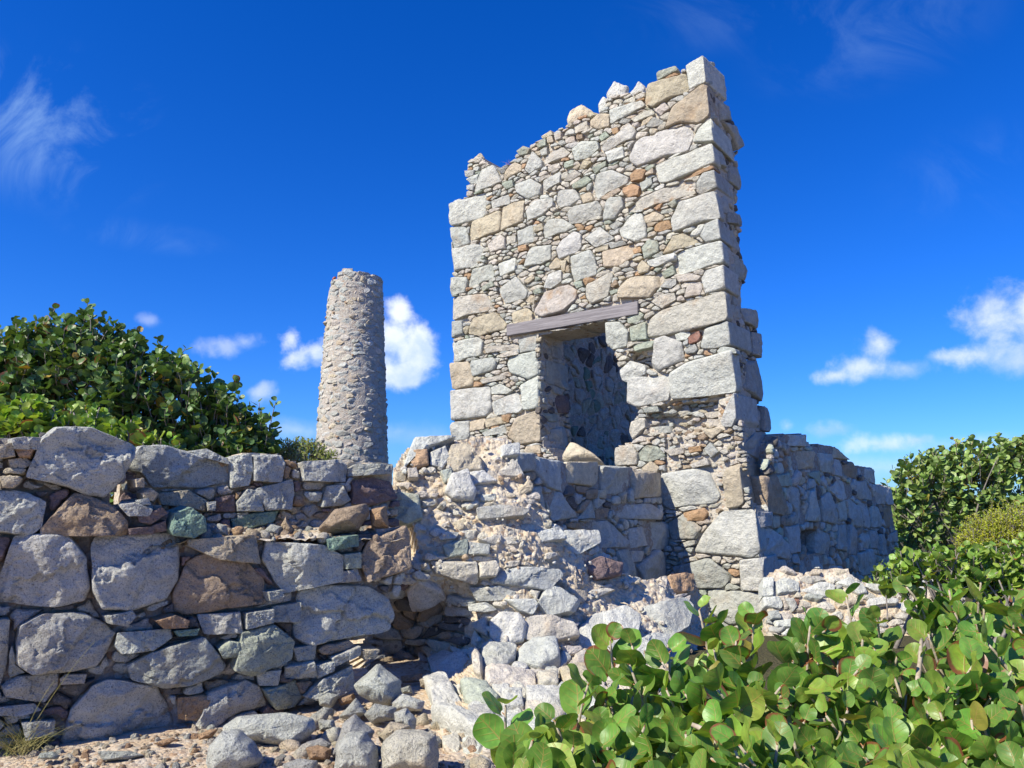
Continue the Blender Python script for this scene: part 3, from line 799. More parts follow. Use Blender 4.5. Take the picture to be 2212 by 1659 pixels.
WALL_IN = parse(ZD, """
s 1040 110 1128 105 1135 190 1040 200
s 1132 120 1290 150 1285 290 1190 275 1140 190
t 1297 150 1450 150 1450 240 1420 270 1300 250
s 1457 170 1610 180 1605 280 1540 310 1470 300
t 1617 195 1755 205 1755 315 1620 330
s 1090 290 1165 265 1190 410 1130 360
s 1180 310 1260 300 1345 420 1230 440
s 1350 430 1415 335 1430 425
b 1380 290 1430 280 1430 325 1385 330
t 1440 290 1480 290 1480 330 1440 325
b 1440 380 1495 375 1490 420 1445 430
s 1510 365 1700 355 1745 400 1735 435 1560 425
s 1390 450 1500 440 1600 540 1590 570 1420 570
s 1605 480 1680 465 1690 560 1610 575
s 1692 450 1780 445 1810 540 1770 580 1700 580
s 1540 590 1600 580 1640 760 1560 770
s 1640 660 1740 580 1800 640 1780 750 1670 755
b 1290 450 1385 450 1370 490 1290 470
c 1610 590 1670 590 1660 640 1620 640
""")
MOUND = parse(ZD, """
w 480 190 535 45 745 40 620 85 515 150
o 505 130 520 105 600 100 610 170 540 180
w 615 110 690 80 715 130 680 185 620 165
t 690 150 720 80 800 75 885 170 870 195 720 200
g 665 200 720 190 725 240 690 255
w 690 300 720 220 800 205 845 300 830 345 730 335
w 805 205 880 197 950 250 830 262
w 960 80 1045 75 1050 130 970 130
c 505 195 550 190 560 235 510 235
s 845 380 960 365 1100 400 1080 430 860 430
g 425 420 450 310 560 320 580 430 500 460
g 680 560 800 530 805 610 700 620
s 810 545 910 560 910 610 810 605
s 660 520 700 495 760 500 740 530 670 535
w 1145 490 1240 480 1280 540 1150 545
w 1282 480 1420 500 1435 560 1360 600 1300 590
q 620 640 850 640 855 740 840 750 640 700
c 857 650 940 640 960 680 940 720 860 725
s 910 735 960 690 1060 665 1240 690 1260 720 1200 790 1100 770 930 750
q 505 790 560 740 670 770 690 810 640 830 520 840
s 815 770 960 760 1040 790 1010 830 850 835
s 820 850 890 840 940 880 900 890 830 880
w 985 830 1130 830 1150 860 1120 905 1060 890
s 1145 850 1180 780 1240 765 1340 860 1320 900 1205 905
w 910 940 960 895 1050 895 1095 950 1080 1040 970 1055 915 1010
q 1078 960 1110 915 1200 910 1320 960 1350 1020 1250 1030 1090 1030
s 845 960 908 920 905 1010 850 990
w 1350 960 1420 910 1560 910 1640 960 1640 1100 1420 1110 1360 1020
s 1610 930 1650 860 1840 875 1875 920 1870 1000 1800 1025 1650 990
s 1640 1040 1700 1015 1780 1040 1770 1120 1650 1130
s 870 1070 1000 1050 1045 1070 1040 1120 960 1160 870 1140
s 1045 1080 1120 1030 1250 1060 1260 1130 1160 1155 1050 1130
w 630 1140 690 1095 790 1100 830 1160 790 1240 680 1250 635 1200
c 830 1130 850 1090 880 1130 870 1200 835 1190
d 1395 650 1440 620 1530 660 1530 720 1440 730
o 1770 720 1830 700 1900 710 1900 790 1800 800
w 580 1280 700 1240 765 1300 800 1360 800 1430 640 1380
g 770 1260 900 1250 960 1300 920 1340 790 1330
c 890 1165 1130 1190 1140 1240 900 1240
w 970 1310 1070 1300 1080 1360 980 1370
w 1090 1295 1250 1290 1300 1380 1290 1410 1100 1360
c 1150 1215 1250 1205 1250 1260 1160 1260
t 1255 1200 1410 1190 1420 1250 1280 1250
w 620 1410 760 1420 960 1500 900 1540 640 1440
s 810 1380 900 1360 960 1420 920 1480 820 1440
c 1090 1380 1240 1395 1290 1415 1210 1440 1100 1430
w 910 1440 1060 1420 1080 1500 960 1540
w 1310 1300 1450 1310 1470 1400 1310 1400
c 950 1555 1060 1540 1050 1600 960 1600
w 1085 1475 1150 1450 1230 1450 1240 1500 1100 1520
""")
BANK = parse(ZF, """
w 500 1125 570 1130 570 1240 500 1240
w 575 1150 640 1120 740 1150 740 1205 600 1230
w 505 1250 610 1240 640 1300 620 1320 510 1310
s 645 1260 700 1260 730 1310 700 1340
w 570 1400 740 1390 820 1400 800 1440 600 1440
s 530 1350 600 1340 620 1390 550 1400
r 703 1260 745 1260 735 1300 708 1290
w 740 1200 880 1140 975 1170 970 1210 900 1240
w 980 1150 1060 1120 1160 1170 1190 1220 1130 1230
w 1190 1260 1300 1255 1380 1270 1370 1300 1200 1300
w 1480 1120 1600 1110 1660 1140 1640 1170 1500 1170
""")
FRONT = parse(ZC, """
w 135 320 195 150 260 100 420 100 600 175 625 195 560 330 480 415 400 405 320 365
w -60 390 60 388 130 400 210 440 185 550 135 590 -60 565
b 190 560 270 470 340 400 400 408 520 460 580 530 580 590 400 590 195 588
w -20 840 70 600 310 590 390 700 410 830 385 890 250 920 -10 900
w 425 640 440 600 620 585 805 575 825 640 815 790 760 880 600 930 470 930 430 850
t 870 640 890 610 1170 590 1190 720 1000 700
b 805 860 865 720 1000 645 1100 690 1215 800 1215 900 1000 935 860 955 815 930
w 1215 700 1230 620 1480 640 1575 690 1570 800 1430 830 1310 855 1270 800
b 1655 700 1700 620 1870 550 1885 590 1885 740 1690 800
w 1370 1020 1390 860 1430 828 1700 830 1790 880 1815 960 1790 1030 1610 1065 1440 1095 1375 1060
g 1580 680 1650 670 1655 740 1590 745
s 1570 760 1640 745 1660 800 1570 810
G 1500 610 1640 590 1640 640 1510 660
s 85 1080 100 1010 200 955 380 955 490 1000 535 1040 490 1120 440 1190 320 1215 150 1220 95 1180
s -60 985 45 985 35 1180 0 1310 -60 1310
s 20 1290 90 1240 270 1230 265 1290 210 1360 30 1330
t 275 1250 300 1230 395 1230 385 1270 280 1275
s -40 1385 150 1365 185 1395 100 1420 -40 1420
s 100 1450 250 1440 245 1500 120 1530
w 295 1540 340 1390 430 1290 500 1265 720 1290 780 1390 810 1480 800 1512 560 1562 320 1572
s 530 1100 545 1040 780 1020 790 1060 700 1120 560 1135
s 600 1190 700 1132 930 1060 1035 1190 1000 1230 860 1280 750 1290 610 1250
g 1070 1200 1110 1040 1260 1005 1350 1080 1330 1160 1150 1230
s 910 960 1100 945 1110 1040 940 1045
s 1130 950 1250 930 1250 990 1130 1020
s 1260 920 1380 900 1370 990 1260 990
s 1220 850 1290 840 1290 870 1230 890
o 710 980 800 955 860 980 850 1010 750 1015
G 800 1030 910 1020 900 1050 820 1055
s 480 960 600 935 620 960 580 1005 490 990
g 1000 1110 1050 1075 1095 1080 1080 1140 1020 1150
o 815 1345 930 1325 965 1340 940 1400 900 1440 820 1440
s 900 1470 960 1320 1130 1260 1190 1290 1230 1390 1100 1410 960 1480
g 1210 1300 1370 1270 1405 1350 1370 1390 1270 1390
s 1310 1200 1440 1170 1450 1240 1310 1260
s 1180 1220 1290 1210 1270 1280 1190 1280
s 1450 1190 1530 1170 1530 1210 1460 1250
s 1350 1110 1450 1095 1450 1160 1370 1170
s 1520 1150 1650 1100 1650 1140 1540 1190
t 1660 1120 1735 1115 1720 1150 1670 1160
s 1400 1330 1480 1250 1620 1190 1625 1290 1500 1360
w 545 450 620 440 700 470 680 500 590 500
d 630 500 740 465 765 490 690 540 640 530
G 775 560 800 490 870 465 930 510 935 570 880 600 790 590
d 585 560 700 550 700 585 590 588
d 705 545 760 525 765 570 710 580
t 650 400 690 375 725 400 700 435 660 425
t 615 335 650 330 655 370 620 370
w 620 430 680 420 690 450 630 455
w 50 150 110 140 200 145 175 200 60 195
o 70 195 120 180 155 200 140 235 90 235
t 40 245 120 235 150 260 110 285 50 280
t -10 180 60 170 70 230 0 240
""")
FRONT_BACK = parse(ZC, """
w 585 290 650 185 760 180 860 210 1050 270 1055 350 930 375 700 370 660 300
w 1055 230 1150 220 1158 290 1140 360 1060 375
s 1165 225 1290 225 1305 260 1290 345 1165 340
s 1385 255 1560 245 1590 270 1585 345 1480 345 1395 340
s 1597 290 1640 265 1795 265 1790 310 1600 320
d 1620 345 1700 325 1810 350 1830 420 1720 450 1625 445
s 1475 460 1500 365 1560 360 1605 430 1560 455
s 1170 380 1340 335 1350 400 1330 470 1220 475
s 1085 440 1130 380 1190 390 1205 480 1090 480
t 720 400 860 385 945 430 940 480 830 460 740 450
d 990 420 1075 405 1080 480 990 480
s 945 440 985 435 980 480 950 480
G 1065 520 1160 490 1280 480 1250 530 1080 580
s 1090 490 1140 485 1140 510 1095 515
s 870 205 950 195 1040 240 1050 265 950 240
""")
# loose stones: code, outline in the photo, label
LEDGE = parse(ZC, """
s 955 570 1000 530 1040 545 1045 590 980 600 | small rounded grey stone sitting on the dusty ledge above the brown block
s 1205 570 1240 535 1300 550 1280 600 1220 592 | pale cracked lump of stone on the ledge beside a brown wedge
b 1285 540 1310 500 1350 570 1340 590 1290 572 | small pointed brown wedge of stone standing on the ledge
b 1450 560 1530 460 1680 435 1690 480 1640 560 1500 580 | large tilted brown grey boulder lying at the right end of the ledge
o 1690 470 1770 450 1780 550 1700 560 | rusty upright block leaning beside the tilted boulder on the ledge
t 650 395 690 375 727 400 702 437 660 425 | small squared tan stone perched under the long cracked top block
""")
TOPS = parse(ZA, """
t 215 715 285 660 310 695 325 740 255 765 205 765 | tan stone perched on the low left corner of the tall wall top
w 1010 325 1055 240 1145 275 1125 370 1080 395 1025 350 | pointed grey block tilted up highest among the loose stones near the wall summit
s 1140 330 1200 243 1245 280 1225 335 1145 365 | round shouldered dark sided stone perched next to the summit blocks
w 965 380 995 335 1075 390 1020 432 968 430 | low rounded pale stone tucked under the tilted pointed block
t 783 470 800 425 875 378 950 430 900 475 795 503 | squarish stone standing alone halfway down the stepped wall top
""")
SILL = parse(ZB, """
t 750 1100 800 1020 850 1035 950 1090 1010 1140 780 1130 | tan wedge shaped stone lying in the sunlit doorway sill
""")
LOOSE = parse(ZD, """
w 228 1250 350 1140 365 1140 470 1230 460 1330 380 1370 260 1300 | large pyramid shaped grey block with a shaded right face on the rubble
o 470 1205 580 1190 575 1235 480 1240 | flat orange stone behind the pyramid block near the dark hollow
t 562 1220 630 1200 632 1270 570 1260 | small tan stone between the dark hollow and the round boulder
s 470 1265 520 1250 530 1290 480 1292 | small grey stone at the right foot of the pyramid block
w 420 1335 480 1290 590 1330 580 1380 430 1380 | flat pale slab in front of the pyramid block
s 65 1310 110 1285 170 1300 130 1365 70 1350 | small rounded pale stone at the foot of the wall
o 158 1320 240 1290 255 1330 175 1352 | small orange stone left of the pyramid block
s 160 1410 250 1310 310 1390 220 1425 | sharp triangular grey stone in front of the orange stone
s 285 1395 340 1340 450 1360 440 1420 330 1445 | flat grey green stone with a dark underside below the pyramid block
w 435 1385 500 1360 550 1420 540 1480 440 1440 | rounded white stone behind the rusty square block
s 125 1600 180 1440 240 1390 340 1480 300 1560 140 1610 | big pale leaning boulder behind the bluish white block
w 130 1690 150 1540 210 1480 290 1475 355 1560 362 1690 | bluish white block at the bottom edge beside the rusty block
q 355 1690 370 1540 440 1470 560 1470 640 1500 662 1600 652 1690 | big square block with a rust stained face at the bottom edge
t 355 1505 420 1430 520 1450 500 1475 380 1545 | purplish tan stone wedged behind the rust stained block
o 0 1560 60 1545 130 1565 120 1620 20 1620 | dull tan stone half buried in the sand in front of the wall
""") + parse(ZC, """
w 1005 1470 1080 1420 1300 1400 1440 1430 1450 1480 1360 1560 1150 1545 1020 1530 | long flat grey slab lying at the foot of the wall
w 930 1640 945 1560 1010 1490 1090 1478 1160 1540 1208 1610 1190 1645 1090 1690 940 1690 | rounded egg shaped boulder with a dark right side on the sand
s 1290 1640 1370 1615 1455 1625 1450 1690 1290 1690 | small flat grey stone at the bottom edge on the sand
s 180 1590 240 1580 275 1600 260 1620 170 1615 | flat bluish chip beside the dry grass tuft
o 700 1545 790 1515 810 1530 740 1560 | flat tan sliver leaning on the foot of the great boulder
s 440 1580 600 1580 660 1600 600 1620 470 1625 | low grey stone sunk in the sand below the great boulder
o 905 1505 960 1480 1000 1480 970 1520 910 1530 | small orange stone left of the long flat slab
s 1400 1540 1470 1520 1520 1550 1490 1590 1410 1575 | pale chipped stone right of the egg shaped boulder
s 1455 1440 1530 1435 1540 1480 1465 1490 | small grey stone by the end of the long flat slab
""")
# ------------------------------------------------------------------ ground
def ground_z(x, y):
    t = np.clip((y - 9.3) / 2.5, 0, 1); t = t * t * (3 - 2 * t)
    d = np.hypot(x, y - 6); near = np.clip(1 - d / 30, 0, 1)
    return -0.75 * t + near * (0.035 * fbm(np.stack([x * 0.9, y * 0.9, 0 * x], -1), 4) + 0.012 * fbm(np.stack([x * 6, y * 6, 0 * x + 3], -1), 3, 0.6))
def axis(lo, hi, step, far):
    a = list(np.arange(lo, hi, step)); s = step; v = a[-1]
    while v < far: s *= 1.25; v += s; a.append(v)
    s = step; v = a[0]; b = []
    while v > -far: s *= 1.25; v -= s; b.append(v)
    return np.array(b[::-1] + a)
def build_ground():
    gx = axis(-4.5, 3.0, 0.035, 2500); gy = axis(3.6, 8.5, 0.035, 2500); X, Y = np.meshgrid(gx, gy)
    V = np.stack([X, Y, ground_z(X, Y)], -1).reshape(-1, 3); nx, ny = len(gx), len(gy); i = np.arange(nx * ny).reshape(ny, nx)
    mb = MB(); mb.add(V, np.stack([i[:-1, :-1], i[:-1, 1:], i[1:, 1:], i[1:, :-1]], -1).reshape(-1, 4))
    tag(mb.build('ground', M_SAND), kind='structure')
build_ground()
D1 = unit((0.79, -0.613, 0)); D2 = unit((0.613, 0.79, 0)); UP = np.array([0, 0, 1.0])
def zi(*xy): return np.array(xy, float).reshape(-1, 2)

# ------------------------------------------------------------------ the tall wall with the doorway
C0 = at_z(1648.0, 1290.0); PT = Plane(C0, D1)
OUT_T = zi(972,1300, 972,432, 1004,425, 1006,350, 1030,334, 1052,352, 1078,362, 1105,345, 1122,322, 1160,302, 1192,285, 1232,262, 1275,238, 1297,240, 1312,205, 1390,192, 1396,178, 1480,144, 1518,124,
    1538,300, 1553,490, 1570,690, 1589,900, 1598,1000, 1606,1092, 1632,1112, 1645,1210, 1650,1290, 1645,1370, 972,1370)
DOOR = ZB(np.array([618,395, 1005,318, 1012,450, 1050,490, 1095,620, 1135,700, 1140,790, 1205,830, 1165,900, 1155,960, 1165,1010, 1060,1050, 1055,1160, 1055,1320, 760,1320, 715,1110, 640,1045, 628,1000, 622,820], float).reshape(-1, 2))
CAV = [ZB(np.array(a, float).reshape(-1, 2)) for a in ([1235,860, 1385,778, 1690,735, 1685,925, 1540,955, 1400,985, 1250,925], [1130,490, 1290,490, 1270,590, 1240,600, 1150,540, 1095,590])]
qc = [PT.from_px(c) for c in CAV]
def zf_t(x, y):
    x = np.atleast_1d(np.asarray(x, float)); y = np.atleast_1d(np.asarray(y, float)); r = np.zeros(x.shape)
    for c in qc:
        for f, d in ((1.0, -0.13), (0.75, -0.15)): r += d * inside(grow(c, f), x, y)
    return r if r.size > 1 else r.ravel()[0]
def bx(mb, o, ax, ay, az, seg=1, c=(1, 1, 1, 1), bev=0.012):
    """Bevelled bar: corner o, edge vectors ax (long), ay, az; long axis wobbles a little."""
    la, lb, lc = np.linalg.norm(ax), np.linalg.norm(ay), np.linalg.norm(az); ux, uy, uz = ax / la, ay / lb, az / lc
    prof = []
    for (b, cc, s1, s2) in ((0, 0, 1, 1), (lb, 0, -1, 1), (lb, lc, -1, -1), (0, lc, 1, -1)):
        pts = [(b + s1 * bev, cc), (b, cc + s2 * bev)]
        if s1 * s2 > 0: pts = pts[::-1]
        prof += pts
    prof = np.array(prof); m = len(prof); xs = np.r_[0, bev, np.linspace(bev, la - bev, seg + 1)[1:], la]; V = []; U = []
    for k, x in enumerate(xs):
        sh = 1.0 if 0 < k < len(xs) - 1 else 0.93
        p = (prof - [lb / 2, lc / 2]) * sh + [lb / 2, lc / 2]
        w = 0.006 * perlin(np.c_[np.full(m, x * 1.7), p * 3])
        V.append(o + ux * x + (p[:, :1] + w[:, None]) * uy + (p[:, 1:] + w[:, None]) * uz); U.append(np.c_[np.full(m, x), p.sum(1)])
    V = np.concatenate(V); i = np.arange(m); j = (i + 1) % m
    Q = [np.stack([k * m + i, k * m + j, (k + 1) * m + j, (k + 1) * m + i], 1) for k in range(len(xs) - 1)]
    n = len(V); V = np.vstack([V, V[:m].mean(0), V[-m:].mean(0)]); U = np.vstack(U + [np.zeros((2, 2))])
    T = np.concatenate([np.stack([j, i, np.full(m, n)], 1), np.stack([(len(xs) - 1) * m + i, (len(xs) - 1) * m + j, np.full(m, n + 1)], 1)])
    mb.add(V, np.concatenate(Q), T, c, U)
def build_tower():
    t = thing('ruined_wall', 'tall pale grey ruined stone wall with a stepped broken top and a doorway under a timber lintel', 'ruined wall', C0 - D1 * 3)
    rub = MB(); polys = []
    sd = {}; q = []
    for (code, px, lab) in QUOIN + JAMB_FRONT:
        sd[len(q)] = float(code[1:]); q.append((code[0], px, lab))
    polys += facing(t, PT, q, M_STONE, 'quoin', (0.015, 0.03), 0.2, sides=sd, limit=99, chips=1, bulge=0.12, edge=0.07, rough=0.7)
    polys += facing(t, PT, TOWER_A + TOWER_B, M_STONE, 'stone_block', (0.0, 0.045), 0.2, limit=99, zf=zf_t, spill=rub, chips=3, bulge=0.18)
    out = PT.from_px(OUT_T); door = PT.from_px(DOOR); lint = PT.from_px(ZB(np.array([[440, 365], [1195, 170], [1200, 250], [440, 430]])))
    body('mortar_core', M_MORT, t, PT, [grow(out, 0.985)], [door], 0.05, 0.93, lambda x, y: zf_t(x.ravel(), y.ravel()).reshape(x.shape) - 0.055, 0.02)
    low = PT.from_px(zi(1440,905, 1600,905, 1625,1100, 1540,1130, 1440,1020))
    common = dict(exc=[grow(door, 1.0), lint], zf=zf_t)
    ins = [grow(out, 0.992)]
    infill(rub, PT, ins, polys + [low], 0.13, 0.016, 2.5, 0.011, 'wccccscwcstcwccscccwcwgo', seed=11, z=(-0.015, 0.02), bulge=0.25, rough=1.5, **common)
    infill(rub, PT, [low], polys, 0.10, 0.016, 1.9, 0.012, 'cctcccscctb', seed=12, z=(-0.07, 0.03), bulge=0.3, rough=1.6, keep=0.75, **common)
    # the thin right hand end, seen in shade
    a = PT.P(PT.from_px(zi(1519, 124)))[0]; b = PT.P(PT.from_px(zi(1606, 1090)))[0]
    PS = Plane(b + D1 * 0.0, D2, unit(a - b)); reg = [PS.from_px(p) for p in (np.vstack([ZA(np.array([[1592,108],[1640,140],[1715,290],[1705,370],[1755,420],[1758,480],[1805,625],[1770,700],[1780,760],[1795,880],[1770,985],[1800,1050],[1805,1250],[1845,1390],[1785,1500]])), ZB(np.array([[1790,240],[1895,330],[1912,540],[1935,770],[1960,960],[1968,1130],[1920,1180],[1930,1420],[1818,1420],[1812,1200],[1775,880],[1762,725],[1737,450],[1722,310]])), ZA(np.array([[1705,1450],[1690,1170],[1670,1040],[1655,800],[1640,600],[1610,455],[1600,255]]))]),)]
    sp = facing(t, PS, SIDE, M_STONE, 'end_stone', (0.0, 0.06), 0.3, chips=3)
    infill(rub, PS, reg, sp, 0.15, 0.02, 1.7, 0.012, 'sscctk', seed=13, z=(-0.06, 0.01))
    # inner face of the left door jamb
    j0 = PT.P(PT.from_px(ZB(np.array([[622, 700]]))))[0]; PJ = Plane(j0, D2); jr = PJ.from_px(ZB(np.array([[616,400],[738,450],[800,640],[810,1060],[690,1105],[640,1045],[628,1010],[622,820]])))
    jp = facing(t, PJ, JAMB_IN, M_STONE, 'jamb_stone', (0.02, 0.05), 0.2)
    infill(rub, PJ, [jr], jp, 0.15, 0.02, 1.6, 0.012, 'ssctk', seed=14, z=(0.0, 0.03))
    # rough right jamb inside the opening
    j1 = PT.P(PT.from_px(ZB(np.array([[1090, 620]]))))[0]
    tag(rub.build('rubble_infill', M_STONE, t, smooth=False), kind='stuff')
    # lintel: face board, and boards behind it forming the soffit
    q0 = PT.from_px(ZB(np.array([[440, 368], [1195, 170], [1200, 250], [440, 430]]))); u0, u1 = q0[:, 0].min(), q0[:, 0].max(); v1 = q0[:2, 1].mean(); v0 = q0[2:, 1].mean()
    n = PT.nn; lb = thing('lintel', None, None); lb.parent = t; BASE[lb.name] = BASE[t.name]
    o = PT.P(np.array([u0, v0])) + n * 0.04
    mb = MB(); bx(mb, o, D1 * (u1 - u0), -n * 0.13, UP * (v1 - v0), 24); mb.build('face_board', M_BEAM, lb, smooth=False)
    for k in range(3):
        mb = MB(); bx(mb, PT.P(np.array([u0 + 0.12, v0 - 0.012 + 0.01 * k])) - n * (0.085 + 0.285 * k), D1 * (u1 - u0 - 0.2), -n * 0.275, UP * 0.22, 12); mb.build('soffit_board', M_SOFF, lb, smooth=False)
    return t
build_tower()

def coursed(t, pl, inc, mat, seed, codes, s=0.42, limit=100, z=(0, 0.05)):
    pass
# inside of the engine house seen through the doorway
def build_inner():
    o = C0 - D1 * 5.7 + D2 * 0.95; pl = Plane(np.array([o[0], o[1], 0]), D2)
    t = thing('inner_wall', 'shaded rubble side wall seen inside through the doorway of the tall wall', 'ruined wall', pl.o + D2 * 3)
    reg = np.array([[0.0, -0.8], [7.6, -0.8], [7.6, 6.2], [6.5, 6.8], [5.0, 7.0], [2.5, 7.2], [0.0, 7.2]])
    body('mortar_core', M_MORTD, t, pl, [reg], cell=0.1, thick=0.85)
    mb = MB(); infill(mb, pl, [reg], [], 0.34, 0.03, 1.0, 0.02, 'sssssgGk', seed=21, z=(-0.02, 0.03), M=20, K=5, warp=0.8, bulge=0.15)
    tag(mb.build('rubble_facing', M_STONE, t, smooth=False), kind='stuff')
TMUL = 0.95
build_inner(); TMUL = 1.0

def build_low_right():
    pl = Plane(C0 - D1 * 0.03, D2); o = pl.P(pl.from_px(ZF(np.array([[900, 1000]]))))[0]; o[2] = -0.7
    t = thing('side_wall', 'low ruined stone wall in blue shade running back from the right corner of the tall wall', 'ruined wall', o)
    reg = pl.from_px(ZF(np.array([[470,395],[545,280],[600,190],[760,186],[830,256],[960,256],[1060,345],[1130,395],[1240,412],[1250,505],[1335,530],[1352,650],[1372,800],[1388,1000],[1388,1320],[470,1420]])))
    reg2 = reg.copy(); reg[:, 0] = np.maximum(reg[:, 0], 0.95); reg2[:, 0] = np.maximum(reg2[:, 0], 0.5)
    hole = pl.from_px(ZF(np.array([[760,812],[865,805],[865,955],[775,945]])))
    zf = lambda x, y: -0.4 * inside(hole, np.atleast_1d(np.asarray(x, float)), np.atleast_1d(np.asarray(y, float)))
    p = facing(t, pl, WALL_R, M_STONE, 'stone_block', (0.0, 0.05), 0.25, chips=3)
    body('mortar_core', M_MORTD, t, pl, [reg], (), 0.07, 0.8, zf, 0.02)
    mb = MB(); infill(mb, pl, [reg2], p + [hole], 0.2, 0.025, 1.5, 0.015, 'sssckgtb', seed=31, z=(-0.02, 0.03))
    tag(mb.build('rubble_infill', M_STONE, t, smooth=False), kind='stuff')
TMUL = 1.4
build_low_right()

def build_low_in():
    q = PT.from_px(zi(1436, 1150))[0]; j = PT.P(q); pl = Plane(np.array([j[0], j[1], 0]), D2)
    t = thing('cross_wall', 'low shaded stone wall with squared top blocks between the rubble heap and the foot of the tall wall', 'ruined wall', pl.o - D2 * 2)
    reg = pl.from_px(ZD(np.array([[1030,118],[1130,110],[1290,152],[1450,160],[1610,180],[1758,205],[1762,430],[1762,800],[1500,840],[1250,780],[1120,560],[1030,330]])))
    reg = np.vstack([reg]); reg[:, 0] = np.minimum(reg[:, 0], 0.05)
    p = facing(t, pl, WALL_IN, M_STONE, 'stone_block', (0.0, 0.06), 0.3, chips=3, nj=0.07, swell=1.04)
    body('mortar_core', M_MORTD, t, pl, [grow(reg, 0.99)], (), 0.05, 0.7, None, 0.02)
    mb = MB(); infill(mb, pl, [reg], p, 0.15, 0.02, 1.6, 0.012, 'ssccktb', seed=41)
    tag(mb.build('rubble_infill', M_STONE, t, smooth=False), kind='stuff')
TMUL = 1.3
build_low_in(); TMUL = 1.0

# ------------------------------------------------------------------ the near wall, two tiers
DF = unit((0.845, 0.535, 0)); F0 = at_z(140.0, 1612.0); PF = Plane(F0, DF); PB = Plane(F0 - PF.nn * 0.5, DF)
def build_front():
    global TMUL
    TMUL = 1.4
    t = thing('boulder_wall', 'near wall of large bluish grey boulders in two tiers with a dusty ledge between', 'stone wall', F0 + DF * 1.5)
    reg = PF.from_px(ZC(np.array([[-170,150],[0,150],[140,150],[200,105],[420,108],[615,185],[575,330],[480,430],[545,450],[640,445],[760,470],[880,470],[940,560],[950,590],[1180,592],[1250,640],[1480,640],[1640,590],[1860,560],[1880,740],[1805,960],[1780,1040],[1650,1100],[1640,1300],[1400,1400],[1230,1430],[800,1530],[300,1600],[-80,1640]])))
    ext = np.vstack([PF.from_px(ZC(np.array([[-75,395],[-60,640],[-55,980],[-70,1400],[-80,1640]]))), [[-4.2, -0.1], [-4.2, 1.75]], PF.from_px(ZC(np.array([[-80, 160]])))]); reg = np.vstack([reg[:-1], [[reg[-1, 0], -0.05], [-4.2, -0.1], [-4.2, 1.8]]])
    pf = facing(t, PF, FRONT, M_NEAR, 'boulder', (0.0, 0.07), 0.32, limit=99, big_M=(136, 34), chips=4, bulge=0.16, edge=0.05, rough=1.1, tilt=0.12, nj=0.08, swell=1.045, steps=3)
    body('mortar_core', M_MORTD, t, PF, [grow(reg, 0.99)], (), 0.05, 0.47, lambda x, y: -0.10 + 0 * np.asarray(x), 0.04)
    reb = PB.from_px(ZC(np.array([[560,215],[650,190],[860,200],[1050,235],[1150,222],[1300,228],[1390,262],[1570,255],[1800,268],[1835,420],[1850,640],[540,640]])))
    pb = facing(t, PB, FRONT_BACK, M_NEAR, 'ledge_block', (0.0, 0.06), 0.35, limit=99, big_M=(104, 26), chips=4, bulge=0.18, rough=1.1, steps=2, tilt=0.08, nj=0.06, swell=1.04)
    body('back_core', M_RUB, t, PB, [grow(reb, 0.985)], (), 0.05, 0.5, lambda x, y: -0.06 + 0 * np.asarray(x), 0.04)
    left = PF.from_px(ZC(np.array([[-170,150],[140,150],[160,200],[120,330],[60,390],[-170,390]])))
    gaptop = PF.from_px(ZC(np.array([[545,320],[700,330],[960,480],[960,600],[560,600],[500,440]])))
    mb = MB()
    infill(mb, PF, [reg], pf + [left, ext], 0.10, 0.014, 1.8, 0.01, 'ssskckdb', seed=51, z=(-0.10, -0.02), M=18, K=4)
    infill(mb, PF, [ext], pf + [left], 0.34, 0.025, 1.35, 0.025, 'swsswbg', seed=54, z=(-0.04, 0.06), M=24, K=6, depth=0.3, bulge=0.25)
    infill(mb, PF, [left], pf, 0.075, 0.012, 1.2, 0.008, 'ttoscb', seed=52, z=(-0.06, 0.04), M=18, K=4)
    infill(mb, PB, [reb], pb, 0.09, 0.014, 1.6, 0.01, 'csstodb', seed=53, z=(-0.06, 0.0), M=16, K=4)
    tag(mb.build('rubble_infill', M_NEAR, t, smooth=False), kind='stuff')
    TMUL = 1.0
    # dusty rubble lying on the ledge
    a = PF.from_px(ZC(np.array([[940, 592], [1860, 590]]))); n = 70; m = 16
    u = np.linspace(a[0, 0] - 0.5, a[1, 0], n); s = np.linspace(0.02, 0.62, m); U, S = np.meshgrid(u, s)
    top = np.interp(U, [a[0, 0] - 0.7, a[0, 0], a[1, 0]], [a[0, 1] - 0.14, a[0, 1] - 0.03, a[1, 1] - 0.04])
    P = PF.P(np.stack([U, top], -1)) - PF.nn * S[..., None]; P[..., 2] += 0.14 * S + 0.03 * fbm(P * 7, 4, 0.6)
    i = np.arange(n * m).reshape(m, n); mb = MB(); mb.add(P.reshape(-1, 3), np.stack([i[:-1, :-1], i[:-1, 1:], i[1:, 1:], i[1:, :-1]], -1).reshape(-1, 4)); mb.build('ledge_dust', M_RUB, t)
    mb = MB(); r = np.random.default_rng(55)
    for k in range(170):
        x, sx = r.uniform(u[0], u[-1]), r.uniform(0.03, 0.5); sz = 0.018 + 0.05 * r.random() ** 2.5
        tp = float(np.interp(x, [u[0], a[0, 0], a[1, 0]], [a[0, 1] - 0.14, a[0, 1] - 0.03, a[1, 1] - 0.04]))
        pebble(mb, PF.P(np.array([x, tp])) - PF.nn * sx + UP * (0.14 * sx + sz * 0.3), sz, r, 'tcosctb')
    tag(mb.build('ledge_rubble', M_NEAR, t), kind='stuff')
    return a
